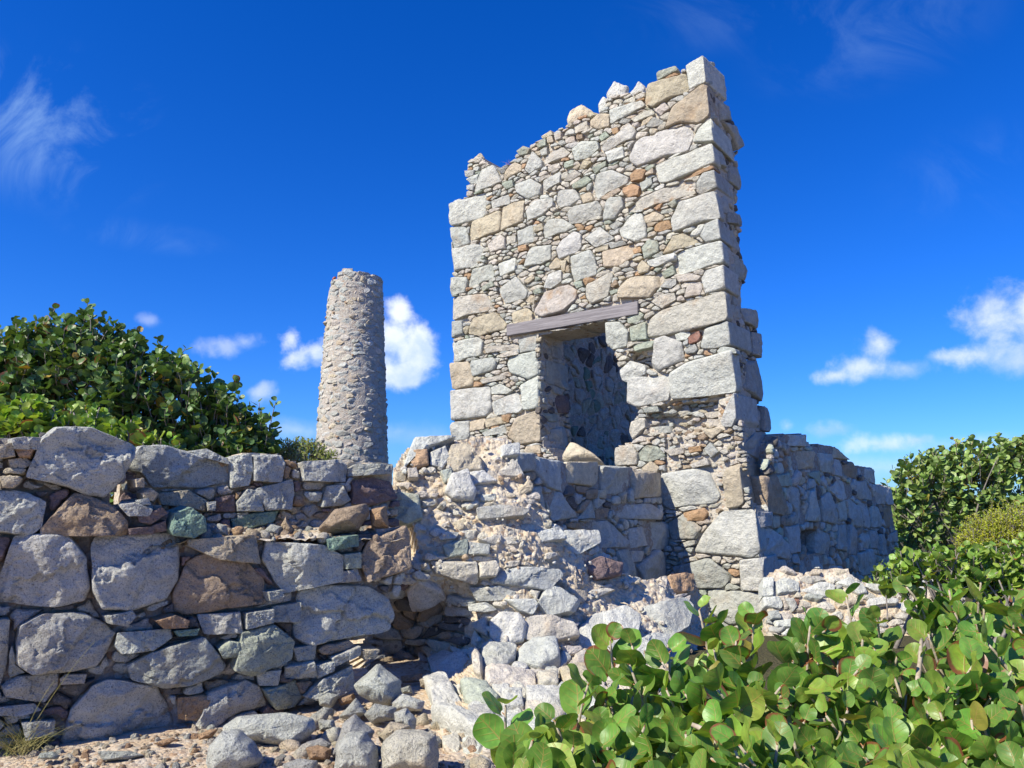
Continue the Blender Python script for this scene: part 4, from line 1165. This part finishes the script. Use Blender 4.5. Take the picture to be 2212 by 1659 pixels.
def pebble(mb, c, s, r, codes='tcos', M=12):
    th = np.linspace(0, 2 * math.pi, M, endpoint=False); q = np.stack([np.cos(th) * r.uniform(0.8, 1.3), np.sin(th) * r.uniform(0.55, 0.95)], 1) * s * (1 + r.uniform(-0.18, 0.18, M))[:, None]
    n = unit(np.array([r.normal(0, 0.5), -0.6 + r.normal(0, 0.5), 1.0])); e1 = unit(np.cross([r.normal(), r.normal(), 0.01], n)); e2 = np.cross(n, e1)
    rock(mb, c + q[:, :1] * e1 + q[:, 1:] * e2, n, tint(codes[r.integers(len(codes))], r), M, 3, s * 0.6, 0.0, 1.2, 0.35, 4, 1.2, 0, back=True, r=r)
LEDGE_A = build_front()

# ------------------------------------------------------------------ the rubble heap and the paved apron before it
def yz(x, y, z): p = at_z(x, y, z); return (x, y, p[1])
MP = [(870,960,7.9), (1000,950,8.2), (1110,950,8.45), (880,1100,7.5), (1000,1100,7.7), (1110,1100,7.8), (1160,1120,7.95), (900,1200,7.35), (1050,1200,7.55), (1200,1180,7.9), (1290,1200,8.35),
      (900,1262,7.2), (1050,1250,7.45), (1200,1250,7.75), (1350,1270,8.55), (1480,1270,9.3), (890,1330,7.95), (970,1345,7.9), (860,1420,8.3), (930,1430,7.9), (1070,1330,7.4), (1200,1330,7.5), (1350,1340,8.0), (1470,1340,8.6), (1600,1385,9.6), (1540,1320,10.3), (1640,1420,9.2),
      (1010,1420,7.1), (1150,1410,7.3), (1300,1410,7.55), (1480,1410,8.2), yz(940,1490,0.03), yz(1000,1480,0.10), yz(1150,1480,0.12), yz(1300,1490,0.12), yz(900,1600,0.0), yz(960,1590,0.03), yz(1100,1600,0.05), yz(1250,1600,0.05), yz(1400,1500,0.1),
      ]
MD = Mound(MP)
BK = Plane(at_z(1700.0, 1440.0, -0.35), (1.0, 0.10, 0.0), unit((0.0, 0.62, 0.78)))
def build_mound():
    global TMUL
    TMUL = 1.3
    o = MD.P(zi(1150, 1400))[0]; o[2] = 0.0
    t = thing('rubble_heap', 'sunlit heap of pale boulders and crumbling sandy mortar where the wall has collapsed', 'rubble heap', o)
    reg = zi(850,1012, 868,978, 905,952, 990,950, 1040,938, 1108,944, 1118,1000, 1160,1060, 1200,1130, 1288,1165, 1328,1228, 1400,1252, 1440,1242, 1480,1238, 1518,1276, 1530,1302, 1545,1350, 1640,1385,
             1640,1462, 1500,1462, 1330,1600, 1150,1640, 960,1612, 905,1490, 820,1458, 790,1400, 800,1300, 860,1256, 905,1180, 892,1130, 850,1080)
    p = facing(t, MD, MOUND, M_STONE, 'boulder', (0.02, 0.09), 0.22, limit=99, chips=4, bulge=0.4, edge=0.09, rough=1.15, big_M=(72, 17), steps=1)
    body('crumbled_core', M_RUB, t, MD, [reg], (), 3.5, 1.1, None, 0.05)
    mb = MB(); apron = zi(905,1400, 1330,1395, 1330,1600, 1150,1640, 960,1612, 900,1480); shade = zi(860,1262, 1040,1300, 1010,1390, 800,1450, 800,1300); face = zi(905,1130, 1200,1130, 1250,1230, 905,1260)
    infill(mb, MD, [reg], p + [apron, shade], 0.12, 0.014, 1.9, 0.02, 'cctccctcwc', seed=61, z=(-0.05, 0.03), keep=0.6, bulge=0.3, rough=1.6)
    infill(mb, MD, [apron], p, 0.15, 0.016, 1.5, 0.008, 'wccwct', seed=62, z=(-0.01, 0.02), M=18, bulge=0.15)
    infill(mb, MD, [shade], p, 0.16, 0.016, 2.2, 0.012, 'sskbd', seed=63, z=(-0.02, 0.05), M=18)
    r = np.random.default_rng(64)
    for k in range(330):
        x, y = r.uniform(870, 1600), r.uniform(960, 1420)
        if not inside(reg, np.array([x]), np.array([y]))[0]: continue
        pebble(mb, MD.P(zi(x, y))[0] + MD.N(zi(x, y))[0] * 0.03, 0.012 + 0.03 * r.random() ** 2.5, r, 'cctwcb')
    tag(mb.build('rubble_infill', M_STONE, t, smooth=False), kind='stuff')
build_mound(); TMUL = 1.15
def build_bank():
    t = thing('low_wall', 'low sunlit remains of a white stone wall between the side wall and the near bush', 'stone wall', BK.o)
    reg = BK.from_px(zi(1655,1240, 1690,1222, 1740,1240, 1760,1222, 1830,1228, 1850,1250, 1900,1262, 2010,1262, 2100,1300, 2100,1440, 1655,1470))
    p = facing(t, BK, BANK, M_STONE, 'boulder', (0.0, 0.06), 0.22, limit=99, chips=4, bulge=0.3, edge=0.1, big_M=(64, 13), steps=1)
    body('crumbled_core', M_RUB, t, BK, [grow(reg, 0.98)], (), 0.05, 0.25, None, 0.04)
    mb = MB(); infill(mb, BK, [reg], p, 0.14, 0.016, 1.8, 0.014, 'cctccswctw', seed=66, z=(-0.03, 0.03), keep=0.85)
    tag(mb.build('rubble_infill', M_STONE, t, smooth=False), kind='stuff')
build_bank(); TMUL = 1.0

# ------------------------------------------------------------------ loose stones, each a thing of its own
def loose(st, Yf, group, mat=M_NEAR, tilt=0.25, M=72, K=14, push=0.3, bulge=1.9, chips=5):
    code, px, lab = st; c = px.mean(0); bot = px[px[:, 1].argmax()]
    Y = Yf(px); P3 = at(px[:, 0], px[:, 1], np.full(len(px), Y)); wid = np.ptp(P3[:, 0]); hgt = np.ptp(P3[:, 2]); T = 0.42 * min(wid, hgt * 1.5) + 0.1 * wid
    v = unit(EYE - P3.mean(0)); n = unit(np.array([v[0] - 0.12, v[1], 0.0]) + UP * tilt)
    # outline carried on the plane through the centre, square to n, so the rock keeps the traced shape
    d = ray(px[:, 0], px[:, 1]); ctr = at(c[0], c[1], Y) + unit([0, 1, 0]) * T * push; k = ((ctr - EYE) @ n) / (d @ n); P3 = EYE + d * k[:, None]
    r = np.random.default_rng(int(c[0] * 7 + c[1] * 13)); mb = MB()
    rock(mb, P3, n, tint(code, r), M, K, T * 0.8, 0.0, bulge, 0.35 if bulge > 1 else 0.12, chips, 1.25, 1, back=True, steps=1, r=r)
    o = P3.mean(0); o[2] = P3[:, 2].min()
    tag(mb.build('loose_stone', mat, None, origin=o), lab.strip(), 'stone', group)
TMUL = 1.25
for st in LOOSE:
    loose(st, lambda p: float(at_z(*p[p[:, 1].argmax()], 0.03)[1]), 'stones lying in front of the walls')
for st in LEDGE:
    loose(st, lambda p: float((PF.P(PF.from_px(p[[p[:, 1].argmax()]])) - PF.nn * 0.18)[0][1]), 'stones lying on the ledge')
for st in TOPS:
    loose(st, lambda p: float((PT.P(PT.from_px(p.mean(0)[None])) - PT.nn * 0.3)[0][1]), 'stones loose on the top of the tall wall', M_STONE, 0.1, 48, 10, 0.0, 0.5, 2)
loose(SILL[0], lambda p: float((PT.P(PT.from_px(p.mean(0)[None])) + PT.nn * 0.25)[0][1]), 'stones loose in the doorway', M_STONE, 0.5, 48, 10, 0.0)
TMUL = 1.2
def scatter():
    r = np.random.default_rng(75); n = 0
    while n < 46:
        px, py = r.uniform(560, 1120), r.uniform(1470, 1670); p = at_z(px, py)
        if (p - F0) @ PF.nn < 0.25: continue
        s = r.uniform(0.035, 0.085); mb = MB(); p[2] = float(ground_z(np.array([p[0]]), np.array([p[1]]))[0]) + s * 0.25
        th = np.linspace(0, 2 * math.pi, 7, endpoint=False) + r.uniform(-0.3, 0.3, 7); q = np.stack([np.cos(th) * 1.2, np.sin(th) * 0.8], 1) * s * r.uniform(0.75, 1.15, (7, 1))
        nn = unit(np.array([r.normal(0, 0.4), -0.7, 1.0])); e1 = unit(np.cross([r.normal(), 1.0, 0.1], nn)); e2 = np.cross(nn, e1)
        rock(mb, p + q[:, :1] * e1 + q[:, 1:] * e2, nn, tint('wsctwsto'[r.integers(8)], r), 36, 8, s * 0.9, 0.0, 1.5, 0.2, 6, 1.3, 0, back=True, r=r)
        tag(mb.build('broken_stone', M_NEAR, None, origin=p), 'fist sized broken stone scattered on the sand between the wall foot and the paved slope', 'stone', 'broken stones scattered on the sand'); n += 1
scatter()
TMUL = 1.0
def gravel():
    mb = MB(); r = np.random.default_rng(71)
    for k in range(2600):
        px, py = r.uniform(60, 1330), 1440 + 250 * r.random() ** 0.8
        p = at_z(px, py); 
        if (p - F0) @ PF.nn < 0.02: continue
        s = 0.006 + 0.034 * r.random() ** 3.5; p[2] = float(ground_z(np.array([p[0]]), np.array([p[1]]))[0]) + s * 0.25
        pebble(mb, p, s, r, 'tcosctcb', 9)
    tag(mb.build('gravel', M_NEAR, smooth=False), 'loose gravel and stone chips scattered over the sandy ground', 'gravel', kind='stuff')
gravel()

# ------------------------------------------------------------------ the round chimney
def build_chimney():
    Y = 33.0; c = at(759, 995, Y); k = (at(838, 995, Y) - at(680, 995, Y))[0] / 2; top = at(770, 582, Y); kt = (at(825, 595, Y) - at(712, 595, Y))[0] / 2
    ax = (c[0] + top[0]) / 2; sh = Shaft((ax, Y + 0.0), c[2], k, top[2], kt); sh.c = np.array([ax, Y]); zt = top[2] - 0.45
    lean = (top[0] - c[0]) / (zt - c[2])
    P0 = sh.P; sh.P = lambda q: P0(q) + np.stack([lean * (np.asarray(q)[..., 1] - (c[2] + zt) / 2), 0 * np.asarray(q)[..., 1], 0 * np.asarray(q)[..., 1]], -1)
    t = thing('round_chimney', 'round tapering chimney of pale rubble stone with a broken top standing in the background', 'chimney', (ax, Y, -0.75))
    w = math.pi * sh.rm; a = np.linspace(-w, w, 120)
    rim = zt + 0.05 - 0.34 * np.abs(perlin(np.c_[a * 2.3, 0 * a, 0 * a])) - 0.12 * np.abs(perlin(np.c_[a * 6, 0 * a, 0 * a + 4])) - np.where((a < -0.75) & (a > -3.0), 0.35, 0.0) + 0.16 * np.exp(-((a + 0.25) / 0.5) ** 2)
    reg = np.vstack([np.c_[a, rim], [[w, -0.9], [-w, -0.9]]])
    cut = sh.rm * np.array([[-2.3, 0], [-1.02, 0], [-0.95, 0], [-1.15, 0], [-1.25, 0], [-2.3, 0]]); zz = [zt + 1, zt + 1, zt - 0.45, zt - 0.8, zt - 1.5, zt - 1.7]; cut[:, 1] = zz
    body('shaft', M_CHM, t, sh, [reg], [cut], 0.14, 0.42, None, 0.015)
    mb = MB(); vis = np.vstack([reg[(reg[:, 0] > -2.35 * 1.4) & (reg[:, 0] < 2.35 * 1.4)]][:1]) ; a2 = np.linspace(-2.2 * 1.4, 2.2 * 1.4, 100)
    reg2 = np.vstack([np.c_[a2, np.interp(a2, a, rim)], [[a2[-1], 1.5], [a2[0], 1.5]]])
    infill(mb, sh, [reg2], [cut], 0.33, 0.035, 2.0, 0.03, 'wsctswcsctcs', seed=81, z=(-0.033, 0.008), M=18, K=4, depth=0.15, rough=1.6, bulge=0.12)
    infill(mb, sh, [reg2], [cut], 0.12, 0.05, 1.3, 0.05, 'oorct', seed=82, z=(-0.01, 0.03), M=8, K=2, depth=0.08, keep=0.06)
    tag(mb.build('rubble_facing', M_FAR, t, smooth=False), kind='stuff')
    # brick lining bared where the upper left edge has fallen
    r = np.random.default_rng(83)
    br = MB()
    for row in range(16):
        z = zt - 0.14 - 0.1 * row; rad = sh.rad(z) - 0.16
        for j in range(9):
            an = -2.2 + 0.17 * j + (0.085 if row % 2 else 0); d = np.array([math.sin(an), -math.cos(an), 0]); tg = np.array([math.cos(an), math.sin(an), 0])
            cc = np.array([ax + lean * (z - (c[2] + zt) / 2), Y, z]) + d * rad
            if an > -1.0 - 0.02 * row or r.random() < 0.08: continue
            bx(br, cc - tg * 0.1, tg * 0.2, -d * 0.1, UP * 0.075, 1, (1, 1, 1, 1), 0.008)
    br.build('brick_lining', M_BRICK, t, smooth=False)
build_chimney()
# ------------------------------------------------------------------ plants
def leaf_tpl(nr=4, nt=18, cup=0.16, fold=0.10, wav=0.03, shape=1.0, seed=0):
    r = np.random.default_rng(seed); V = [[0, 0.5, 0]]; ph = r.uniform(0, 6, 3)
    th = np.linspace(0, 2 * math.pi, nt, endpoint=False)
    for k in range(1, nr + 1):
        rr = 0.5 * (k / nr) ** 0.9; e = 1 + (0.03 * np.sin(3 * th + ph[0]) + 0.02 * np.sin(5 * th + ph[1])) * (k / nr)
        x = rr * np.cos(th) * e * shape; y = rr * np.sin(th) * e
        y = y + 0.10 * np.exp(-(x / 0.10) ** 2) * (y < 0) * (k / nr) ** 3         # heart shaped base
        V += list(np.c_[x, y + 0.5, cup * (x * x + 0.6 * y * y) * 2 + fold * np.abs(x) + wav * (k / nr) ** 2 * np.sin(4 * th + ph[2])])
    V = np.array(V); T = [[0, 1 + i, 1 + (i + 1) % nt] for i in range(nt)]
    Q = [[1 + (k - 1) * nt + i, 1 + k * nt + i, 1 + k * nt + (i + 1) % nt, 1 + (k - 1) * nt + (i + 1) % nt] for k in range(1, nr) for i in range(nt)]
    V[:, 2] -= V[:, 2].min() * 0.5; V[:, 1] -= V[:, 1].min()
    return V, np.array(Q).reshape(-1, 4), np.array(T), np.c_[np.clip(V[:, 0] + 0.5, 0, 1), np.clip(V[:, 1], 0, 1)]
TPL_NEAR = [leaf_tpl(6, 26, c, f, w, sh, s) for s, (c, f, w, sh) in enumerate(((0.10, 0.10, .02, 1.0), (0.28, 0.05, .035, 1.05), (-0.16, 0.12, .03, .94), (0.3, 0.22, .03, .95), (0.0, 0.16, .05, 1.0)))]
TPL_MID = [leaf_tpl(3, 14, c, f, w, sh, s + 9) for s, (c, f, w, sh) in enumerate(((0.12, 0.12, .03, 1.0), (0.32, 0.08, .04, 1.05), (-0.2, 0.12, .04, .95), (0.25, 0.25, .04, .9)))]
TPL_SMALL = [leaf_tpl(1, 6, 0.2, 0.2, 0, 0.5, 30), leaf_tpl(1, 6, -0.2, 0.1, 0, 0.55, 31)]
class Leaves:
    def __init__(s, tpls): s.t = tpls; s.rows = [[] for _ in tpls]
    def add(s, p, ydir, nrm, size, col, r):
        y = unit(ydir); n = np.asarray(nrm, float); n = unit(n - y * (n @ y)); x = np.cross(y, n)
        s.rows[int(r.integers(len(s.t)))].append(np.concatenate([p, x * size, y * size, n * size, col]))
    def build(s, name, mat, parent):
        mb = MB()
        for tp, rows in zip(s.t, s.rows):
            if not rows: continue
            A = np.array(rows); V, Q, T, uv = tp; n, k = len(A), len(V)
            W = A[:, None, :3] + V[None, :, :1] * A[:, None, 3:6] + V[None, :, 1:2] * A[:, None, 6:9] + V[None, :, 2:3] * A[:, None, 9:12]
            off = (np.arange(n) * k)[:, None, None]
            mb.add(W.reshape(-1, 3), (Q[None] + off).reshape(-1, 4) if len(Q) else None, (T[None] + off).reshape(-1, 3), np.repeat(A[:, 12:16], k, 0), np.tile(uv, (n, 1)))
        return mb.build(name, mat, parent)
def tube(mb, pts, r0, r1, m=7, knots=False):
    pts = np.asarray(pts, float); n = len(pts); d = np.gradient(pts, axis=0); V = []; up = unit(np.array([0.31, 0.2, 0.93]))
    for k in range(n):
        t = unit(d[k]); a = unit(np.cross(t, up if abs(t @ up) < 0.97 else [1, 0, 0])); b = np.cross(t, a); rr = r0 + (r1 - r0) * k / (n - 1)
        if knots and k % 2: rr *= 1.18
        th = np.linspace(0, 2 * math.pi, m, endpoint=False); V.append(pts[k] + rr * (np.cos(th)[:, None] * a + np.sin(th)[:, None] * b))
    i = np.arange(m); j = (i + 1) % m; Q = [np.stack([k * m + i, k * m + j, (k + 1) * m + j, (k + 1) * m + i], 1) for k in range(n - 1)]
    V = np.concatenate(V + [pts[-1:]]); mb.add(V, np.concatenate(Q), np.stack([(n - 1) * m + i, (n - 1) * m + j, np.full(m, n * m)], 1))
def curve(a, b, c, n=8):
    t = np.linspace(0, 1, n)[:, None]; return (1 - t) ** 2 * a + 2 * t * (1 - t) * b + t * t * c
def leaf_col(r, base=(.075, .165, .030), young=(.20, .30, .045), old=(.26, .24, .05), py=0.18, po=0.04, age=0.12):
    u = r.random(); c = np.array(base) * r.uniform(0.75, 1.3)
    if u < py: c = np.array(base) * 0.35 + np.array(young) * 0.65 * r.uniform(0.8, 1.15)
    elif u < py + po: c = np.array(old)
    return np.r_[c * r.normal(1, 0.05, 3).clip(0.8, 1.2), 1.0 if r.random() < age else 0.0]
def shoot(lv, st, rs, tip, root, size, r, n=8, gap=0.055, col={}, spread=0.75, face=None, sr=0.006):
    """An upright stem with round leaves set alternately; leaves shrink to the tip."""
    mid = (tip + root) / 2 + r.normal(0, 0.06, 3); pts = curve(root, mid, tip, 9); tube(st, pts, sr * 1.4, sr * 0.75, 7, True)
    L_ = np.r_[0, np.cumsum(np.linalg.norm(np.diff(pts, axis=0), axis=1))]; ph = r.uniform(0, 2 * math.pi)
    if face is not None: ph = math.atan2(face[1], face[0]) + r.normal(0, 0.7)
    for k in range(n):
        s = L_[-1] - gap * k * r.uniform(0.85, 1.1) * (0.6 + 0.5 * min(k, 3) / 3)
        if s < 0: break
        p = np.array([np.interp(s, L_, pts[:, i]) for i in range(3)]); q = np.array([np.interp(max(s - 0.03, 0), L_, pts[:, i]) for i in range(3)]); d = unit(p - q + 1e-6)
        a = ph + math.pi * (k % 2) + r.normal(0, 0.45); o = np.array([math.cos(a), math.sin(a), 0.0]); o = unit(o - d * (o @ d))
        el = spread * r.uniform(0.6, 1.35); y = unit(d * math.cos(el) + o * math.sin(el)); nr = d * math.sin(el) - o * math.cos(el); nr = nr + r.normal(0, 0.42, 3)
        sz = size * (0.55 + 0.45 * min(1, k / 2.5)) * r.uniform(0.8, 1.15); b = p + y * sz * 0.16
        if rs is not None: tube(rs, np.array([p, p + y * sz * 0.1, b]), sr * 0.5, sr * 0.32, 5)
        lv.add(b, y, nr, sz, leaf_col(r, **col), r)
BRIGHT = dict(base=(.13, .26, .042), young=(.28, .40, .06), py=0.28, po=0.015, age=0.08)
def front_bush():
    base = np.array([1.6, 3.9, 0.0]); r = np.random.default_rng(101)
    t = thing('sea_grape_bush', 'large leafy green bush with round red veined leaves filling the near right corner', 'bush', base)
    reg = zi(1120,1590, 1160,1600, 1230,1570, 1280,1540, 1310,1490, 1310,1420, 1390,1440, 1450,1470, 1500,1400, 1560,1400, 1650,1440, 1740,1380, 1800,1340, 1860,1350, 1940,1370, 1960,1310, 2050,1280, 2110,1300, 2230,1270, 2420,1280, 2700,1330, 2700,1760, 1090,1760, 1110,1660)
    lv = Leaves(TPL_NEAR); st, rs = MB(), MB()
    Yof = lambda y: float(np.interp(y, [1260, 1320, 1400, 1500, 1600, 1700, 1780], [4.6, 4.15, 3.75, 3.35, 2.95, 2.6, 2.35]))
    tips = [(1510, 1318), (1092, 1525), (1318, 1385), (1540, 1348), (1445, 1410), (1628, 1335), (1590, 1385), (1750, 1350), (1828, 1290), (1895, 1340), (1958, 1268), (2050, 1275), (2120, 1250), (2190, 1290), (1365, 1395), (1270, 1480), (1200, 1560), (1150, 1600), (1430, 1430), (1700, 1395)]
    for k, (x, y) in enumerate(tips):
        Y = Yof(y + 30); tip = at(x, y, Y); root = tip + np.array([r.normal(0.1, 0.07), r.normal(0.12, 0.1), -0.5]); shoot(lv, st, rs, tip, root, 0.15, r, 7, 0.06, col=BRIGHT)
    gx, gy = np.meshgrid(np.arange(1040, 2700, 48), np.arange(1290, 1770, 44))
    for x, y in zip(gx.ravel() + r.uniform(-26, 26, gx.size), gy.ravel() + r.uniform(-22, 22, gx.size)):
        if not inside(reg, np.array([x]), np.array([y]))[0]: continue
        Y = Yof(y) + r.normal(0, 0.12); tip = at(x, y, Y); root = tip + np.array([r.normal(0.08, 0.14), r.normal(0.15, 0.14), -r.uniform(0.3, 0.5)])
        shoot(lv, st, rs, tip, root, r.uniform(0.105, 0.17), r, int(r.integers(4, 8)), 0.058, col=BRIGHT)
    # main boughs low in the bush
    for (x0, y0, Y0, x1, y1, Y1) in ((1950, 1640, 3.3, 1990, 1380, 3.9), (1950, 1600, 3.3, 2120, 1500, 3.5), (1700, 1660, 3.1, 1690, 1500, 3.5), (1620, 1690, 3.0, 1480, 1560, 3.2), (1900, 1600, 3.3, 1750, 1560, 3.2)):
        a, c = at(x0, y0, Y0), at(x1, y1, Y1); tube(st, curve(a, (a + c) / 2 + np.array([0.04, 0.0, 0.06]), c, 12), 0.014, 0.008, 8, True)
        a0 = np.array([a[0] + 0.15, a[1] + 0.2, 0.0]); tube(st, curve(a0, (a + a0) / 2, a, 8), 0.022, 0.014, 8)
    lv.build('foliage', M_LEAF, t); st.build('stem', M_STEM, t); rs.build('leaf_stalk', M_RSTEM, t)
front_bush()
def crown_bush(name, label, base, balls, Y, size, nshoot, col, mat, seed, tpl=None, tw=0.012, leaves=6, sprigs=(), yspan=1.0, trunks=3, cat='bush', up=0.55):
    """A tree-like bush: shoots over the outside of several overlapping masses, boughs running to them."""
    r = np.random.default_rng(seed); t = thing(name, label, cat, base); lv = Leaves(tpl or TPL_MID); st = MB(); B = []
    for b in balls:
        x, y, rp = b[:3]; yy = Y + (b[3] if len(b) > 3 else 0); B.append((at(x, y, yy), rp * yy / FPX))
    wt = np.array([b[1] ** 2 for b in B]); wt /= wt.sum()
    for k in range(nshoot):
        c, R_ = B[r.choice(len(B), p=wt)]; d = unit(r.normal(0, 1, 3) * [1, 1, 0.9] + [0, -0.35, 0.3]); f = (1.0 if size > 0.1 else r.uniform(0.85, 1.3)) if r.random() < 0.6 else r.uniform(0.55, 0.95)
        tip = c + d * R_ * f * np.array([1, yspan, 1]) * (1 + 0.10 * perlin((c + d * R_)[None] * 1.7 + seed)[0])
        if any(np.linalg.norm((tip - c2) / np.array([1, yspan, 1])) < 0.62 * R2 for c2, R2 in B) and r.random() < 0.8: continue
        if tip[2] < base[2] + 0.1: continue
        root = tip - (d * 0.5 + UP * up) * size * 3.2 + r.normal(0, 0.05, 3); shoot(lv, st, None, tip, root, size * r.uniform(0.8, 1.15), r, int(r.integers(max(2, leaves - 2), leaves + 2)), size * 0.42, col, 0.85, None, tw * 0.5)
    for (x, y, *dy) in sprigs:
        tip = at(x, y, Y + (dy[0] if dy else 0)); shoot(lv, st, None, tip, tip - UP * size * 4 + r.normal(0, 0.04, 3), size * 0.9, r, 7, size * 0.42, col, 0.85, None, tw * 0.5)
    for c, R_ in B:
        for j in range(4):
            e = c + unit(r.normal(0, 1, 3) + [0, 0, .3]) * R_ * 0.85; b0 = np.array(base) + np.array([r.normal(0, 0.25), r.normal(0, 0.2), 0]); tube(st, curve(b0, (b0 + c) / 2 + r.normal(0, 0.15, 3), e, 10), tw * 2.4, tw * 0.6, 6)
    lv.build('foliage', mat, t); st.build('branch', M_TWIG, t); return t
DARK = dict(base=(.09, .175, .045), young=(.17, .25, .06), old=(.30, .22, .03), py=0.12, po=0.02, age=0.06)
MIDG = dict(base=(.21, .32, .09), young=(.27, .37, .10), py=0.25, po=0.02, age=0.05)
LIME = dict(base=(.18, .32, .055), young=(.33, .46, .08), py=0.4, po=0.02, age=0.04)
crown_bush('sea_grape_tree', 'broad dark green sea grape tree rising behind the near wall', (-3.4, 10.6, -0.7),
    [(-90, 850, 170), (50, 840, 140), (165, 805, 130), (285, 855, 125), (385, 885, 105), (470, 925, 85), (545, 945, 55), (100, 960, 150), (250, 985, 150), (400, 1010, 110), (520, 1000, 75)], 10.2, 0.155, 2000, DARK, M_LEAFB, 201,
    sprigs=[(185, 652), (122, 662), (30, 690), (80, 690), (400, 752), (345, 735), (512, 822), (300, 712), (596, 868), (235, 690), (450, 800), (560, 870)], yspan=0.9)
crown_bush('sea_grape_shrub', 'low bright green shrub just behind the left end of the near wall', (-3.9, 7.7, -0.1),
    [(-40, 925, 78), (70, 935, 78), (170, 945, 66), (260, 960, 54), (330, 980, 45)], 7.4, 0.135, 260, LIME, M_LEAF, 202, yspan=0.6, sprigs=[(22, 880), (100, 880), (215, 880), (60, 905), (150, 905), (290, 930), (240, 915)], leaves=5)
crown_bush('sea_grape_tree', 'leafy sea grape tree beyond the far end of the shaded side wall', (13.0, 22.5, -0.75),
    [(2010, 1060, 85), (2100, 1040, 95), (2200, 1050, 110), (2290, 1050, 110), (1960, 1090, 60), (2060, 1120, 80), (2160, 1120, 80), (1985, 1150, 60), (2400, 1060, 110), (2520, 1080, 100)], 22.6, 0.24, 1200, MIDG, M_LEAFB, 203, tw=0.02,
    sprigs=[(2005, 975), (2065, 965), (2095, 965), (2135, 950), (2160, 945), (1960, 990), (1915, 1040), (2190, 960)], yspan=0.6)
crown_bush('sea_grape_thicket', 'sunlit thicket of sea grape between the side wall and the near bush', (4.6, 8.2, -0.1),
    [(1960, 1235, 45), (2040, 1235, 55), (2130, 1235, 60), (2220, 1230, 65), (2300, 1230, 65), (2150, 1280, 60), (2240, 1290, 70), (2400, 1240, 80), (2520, 1250, 80), (2640, 1250, 80)], 8.2, 0.125, 520, LIME, M_LEAF, 204, yspan=0.7, sprigs=[(1945, 1190), (1985, 1200), (2070, 1190), (2130, 1190), (1905, 1235)], leaves=6)
crown_bush('sea_grape_shrub', 'small green shrub at the foot of the shaded side wall behind the white stones', (5.2, 12.2, -0.7),
    [(1905, 1262, 32), (1930, 1240, 32), (1890, 1285, 26)], 12.0, 0.15, 60, MIDG, M_LEAFB, 207, leaves=5)
crown_bush('fine_leaved_shrub', 'yellow green shrub of tiny leaves in front of the right hand sea grape tree', (10.3, 16.6, -0.75),
    [(2130, 1165, 45), (2180, 1160, 60), (2110, 1185, 36), (2230, 1165, 60)], 16.5, 0.058, 2600, dict(base=(.44, .50, .05), young=(.55, .58, .09), py=0.4, po=0.05, age=0), M_LEAFY, 205, tpl=TPL_SMALL, tw=0.008, leaves=9)
crown_bush('fine_leaved_shrub', 'small pale green shrub peeping over the wall at the foot of the chimney', (-3.3, 10.6, -0.5),
    [(655, 985, 38), (690, 1000, 34), (612, 985, 30), (570, 975, 26)], 10.6, 0.05, 700, dict(base=(.28, .34, .13), young=(.42, .46, .22), py=0.4, po=0.03, age=0), M_LEAFY, 206, tpl=TPL_SMALL, tw=0.006, leaves=7, sprigs=[(640, 955), (668, 950), (600, 958), (690, 960), (710, 975)])
# ------------------------------------------------------------------ grass
def tuft(name, label, base, n, h, seed, mat, extra=()):
    r = np.random.default_rng(seed); t = thing(name, label, 'grass tuft', base); mb = MB()
    def blade(tip, root, w):
        p = curve(root, root + (tip - root) * 0.4 + UP * np.linalg.norm(tip - root) * 0.22, tip, 9); d = np.gradient(p, axis=0); s = np.cross(d, [0.2, -1, 0.1]); s /= np.linalg.norm(s, axis=1)[:, None] + 1e-9
        k = (np.linspace(1, 0.08, 9) * w)[:, None]; V = np.concatenate([p - s * k, p + s * k + UP * 0.0008, p + np.cross(s, d / np.linalg.norm(d, axis=1)[:, None]) * k * 0.5]); i = np.arange(8)
        mb.add(V, np.concatenate([np.stack([i, i + 1, i + 19, i + 18], 1), np.stack([i + 18, i + 19, i + 10, i + 9], 1)]))
    for k in range(n):
        a = r.uniform(0, 2 * math.pi); l = h * r.uniform(0.4, 1.1); e = r.uniform(0.3, 1.0); root = np.array(base) + np.array([r.normal(0, 0.05), r.normal(0, 0.05), 0])
        blade(root + np.array([math.cos(a) * e, math.sin(a) * e, 1 - e * 0.7]) * l, root, 0.0026)
    mb.build('blades', mat, t, smooth=False)
    if extra:
        mb = MB()
        for (x, y, Y) in extra: 
            tip = at(x, y, Y); root = np.array(base); tube(mb, curve(root, (root + tip) / 2 + np.array([-0.03, 0, 0.05]), tip, 12), 0.0018, 0.001, 5)
        mb.build('seed_stalk', M_GRASS, t)
gb = at_z(42, 1622)
tuft('grass_tuft', 'dry yellow green grass tuft with long stalks at the left foot of the near wall', tuple(gb), 280, 0.33, 301, M_GRASS, [(205, 1385, gb[1] - 0.1), (118, 1470, gb[1] - 0.1)])
tb = PT.P(PT.from_px(zi(1085, 350)))[0] - PT.nn * 0.3
tuft('dry_twig', 'wispy dry reddish twig sprouting from the low part of the tall wall top', tuple(tb), 22, 0.26, 302, M_RSTEM)
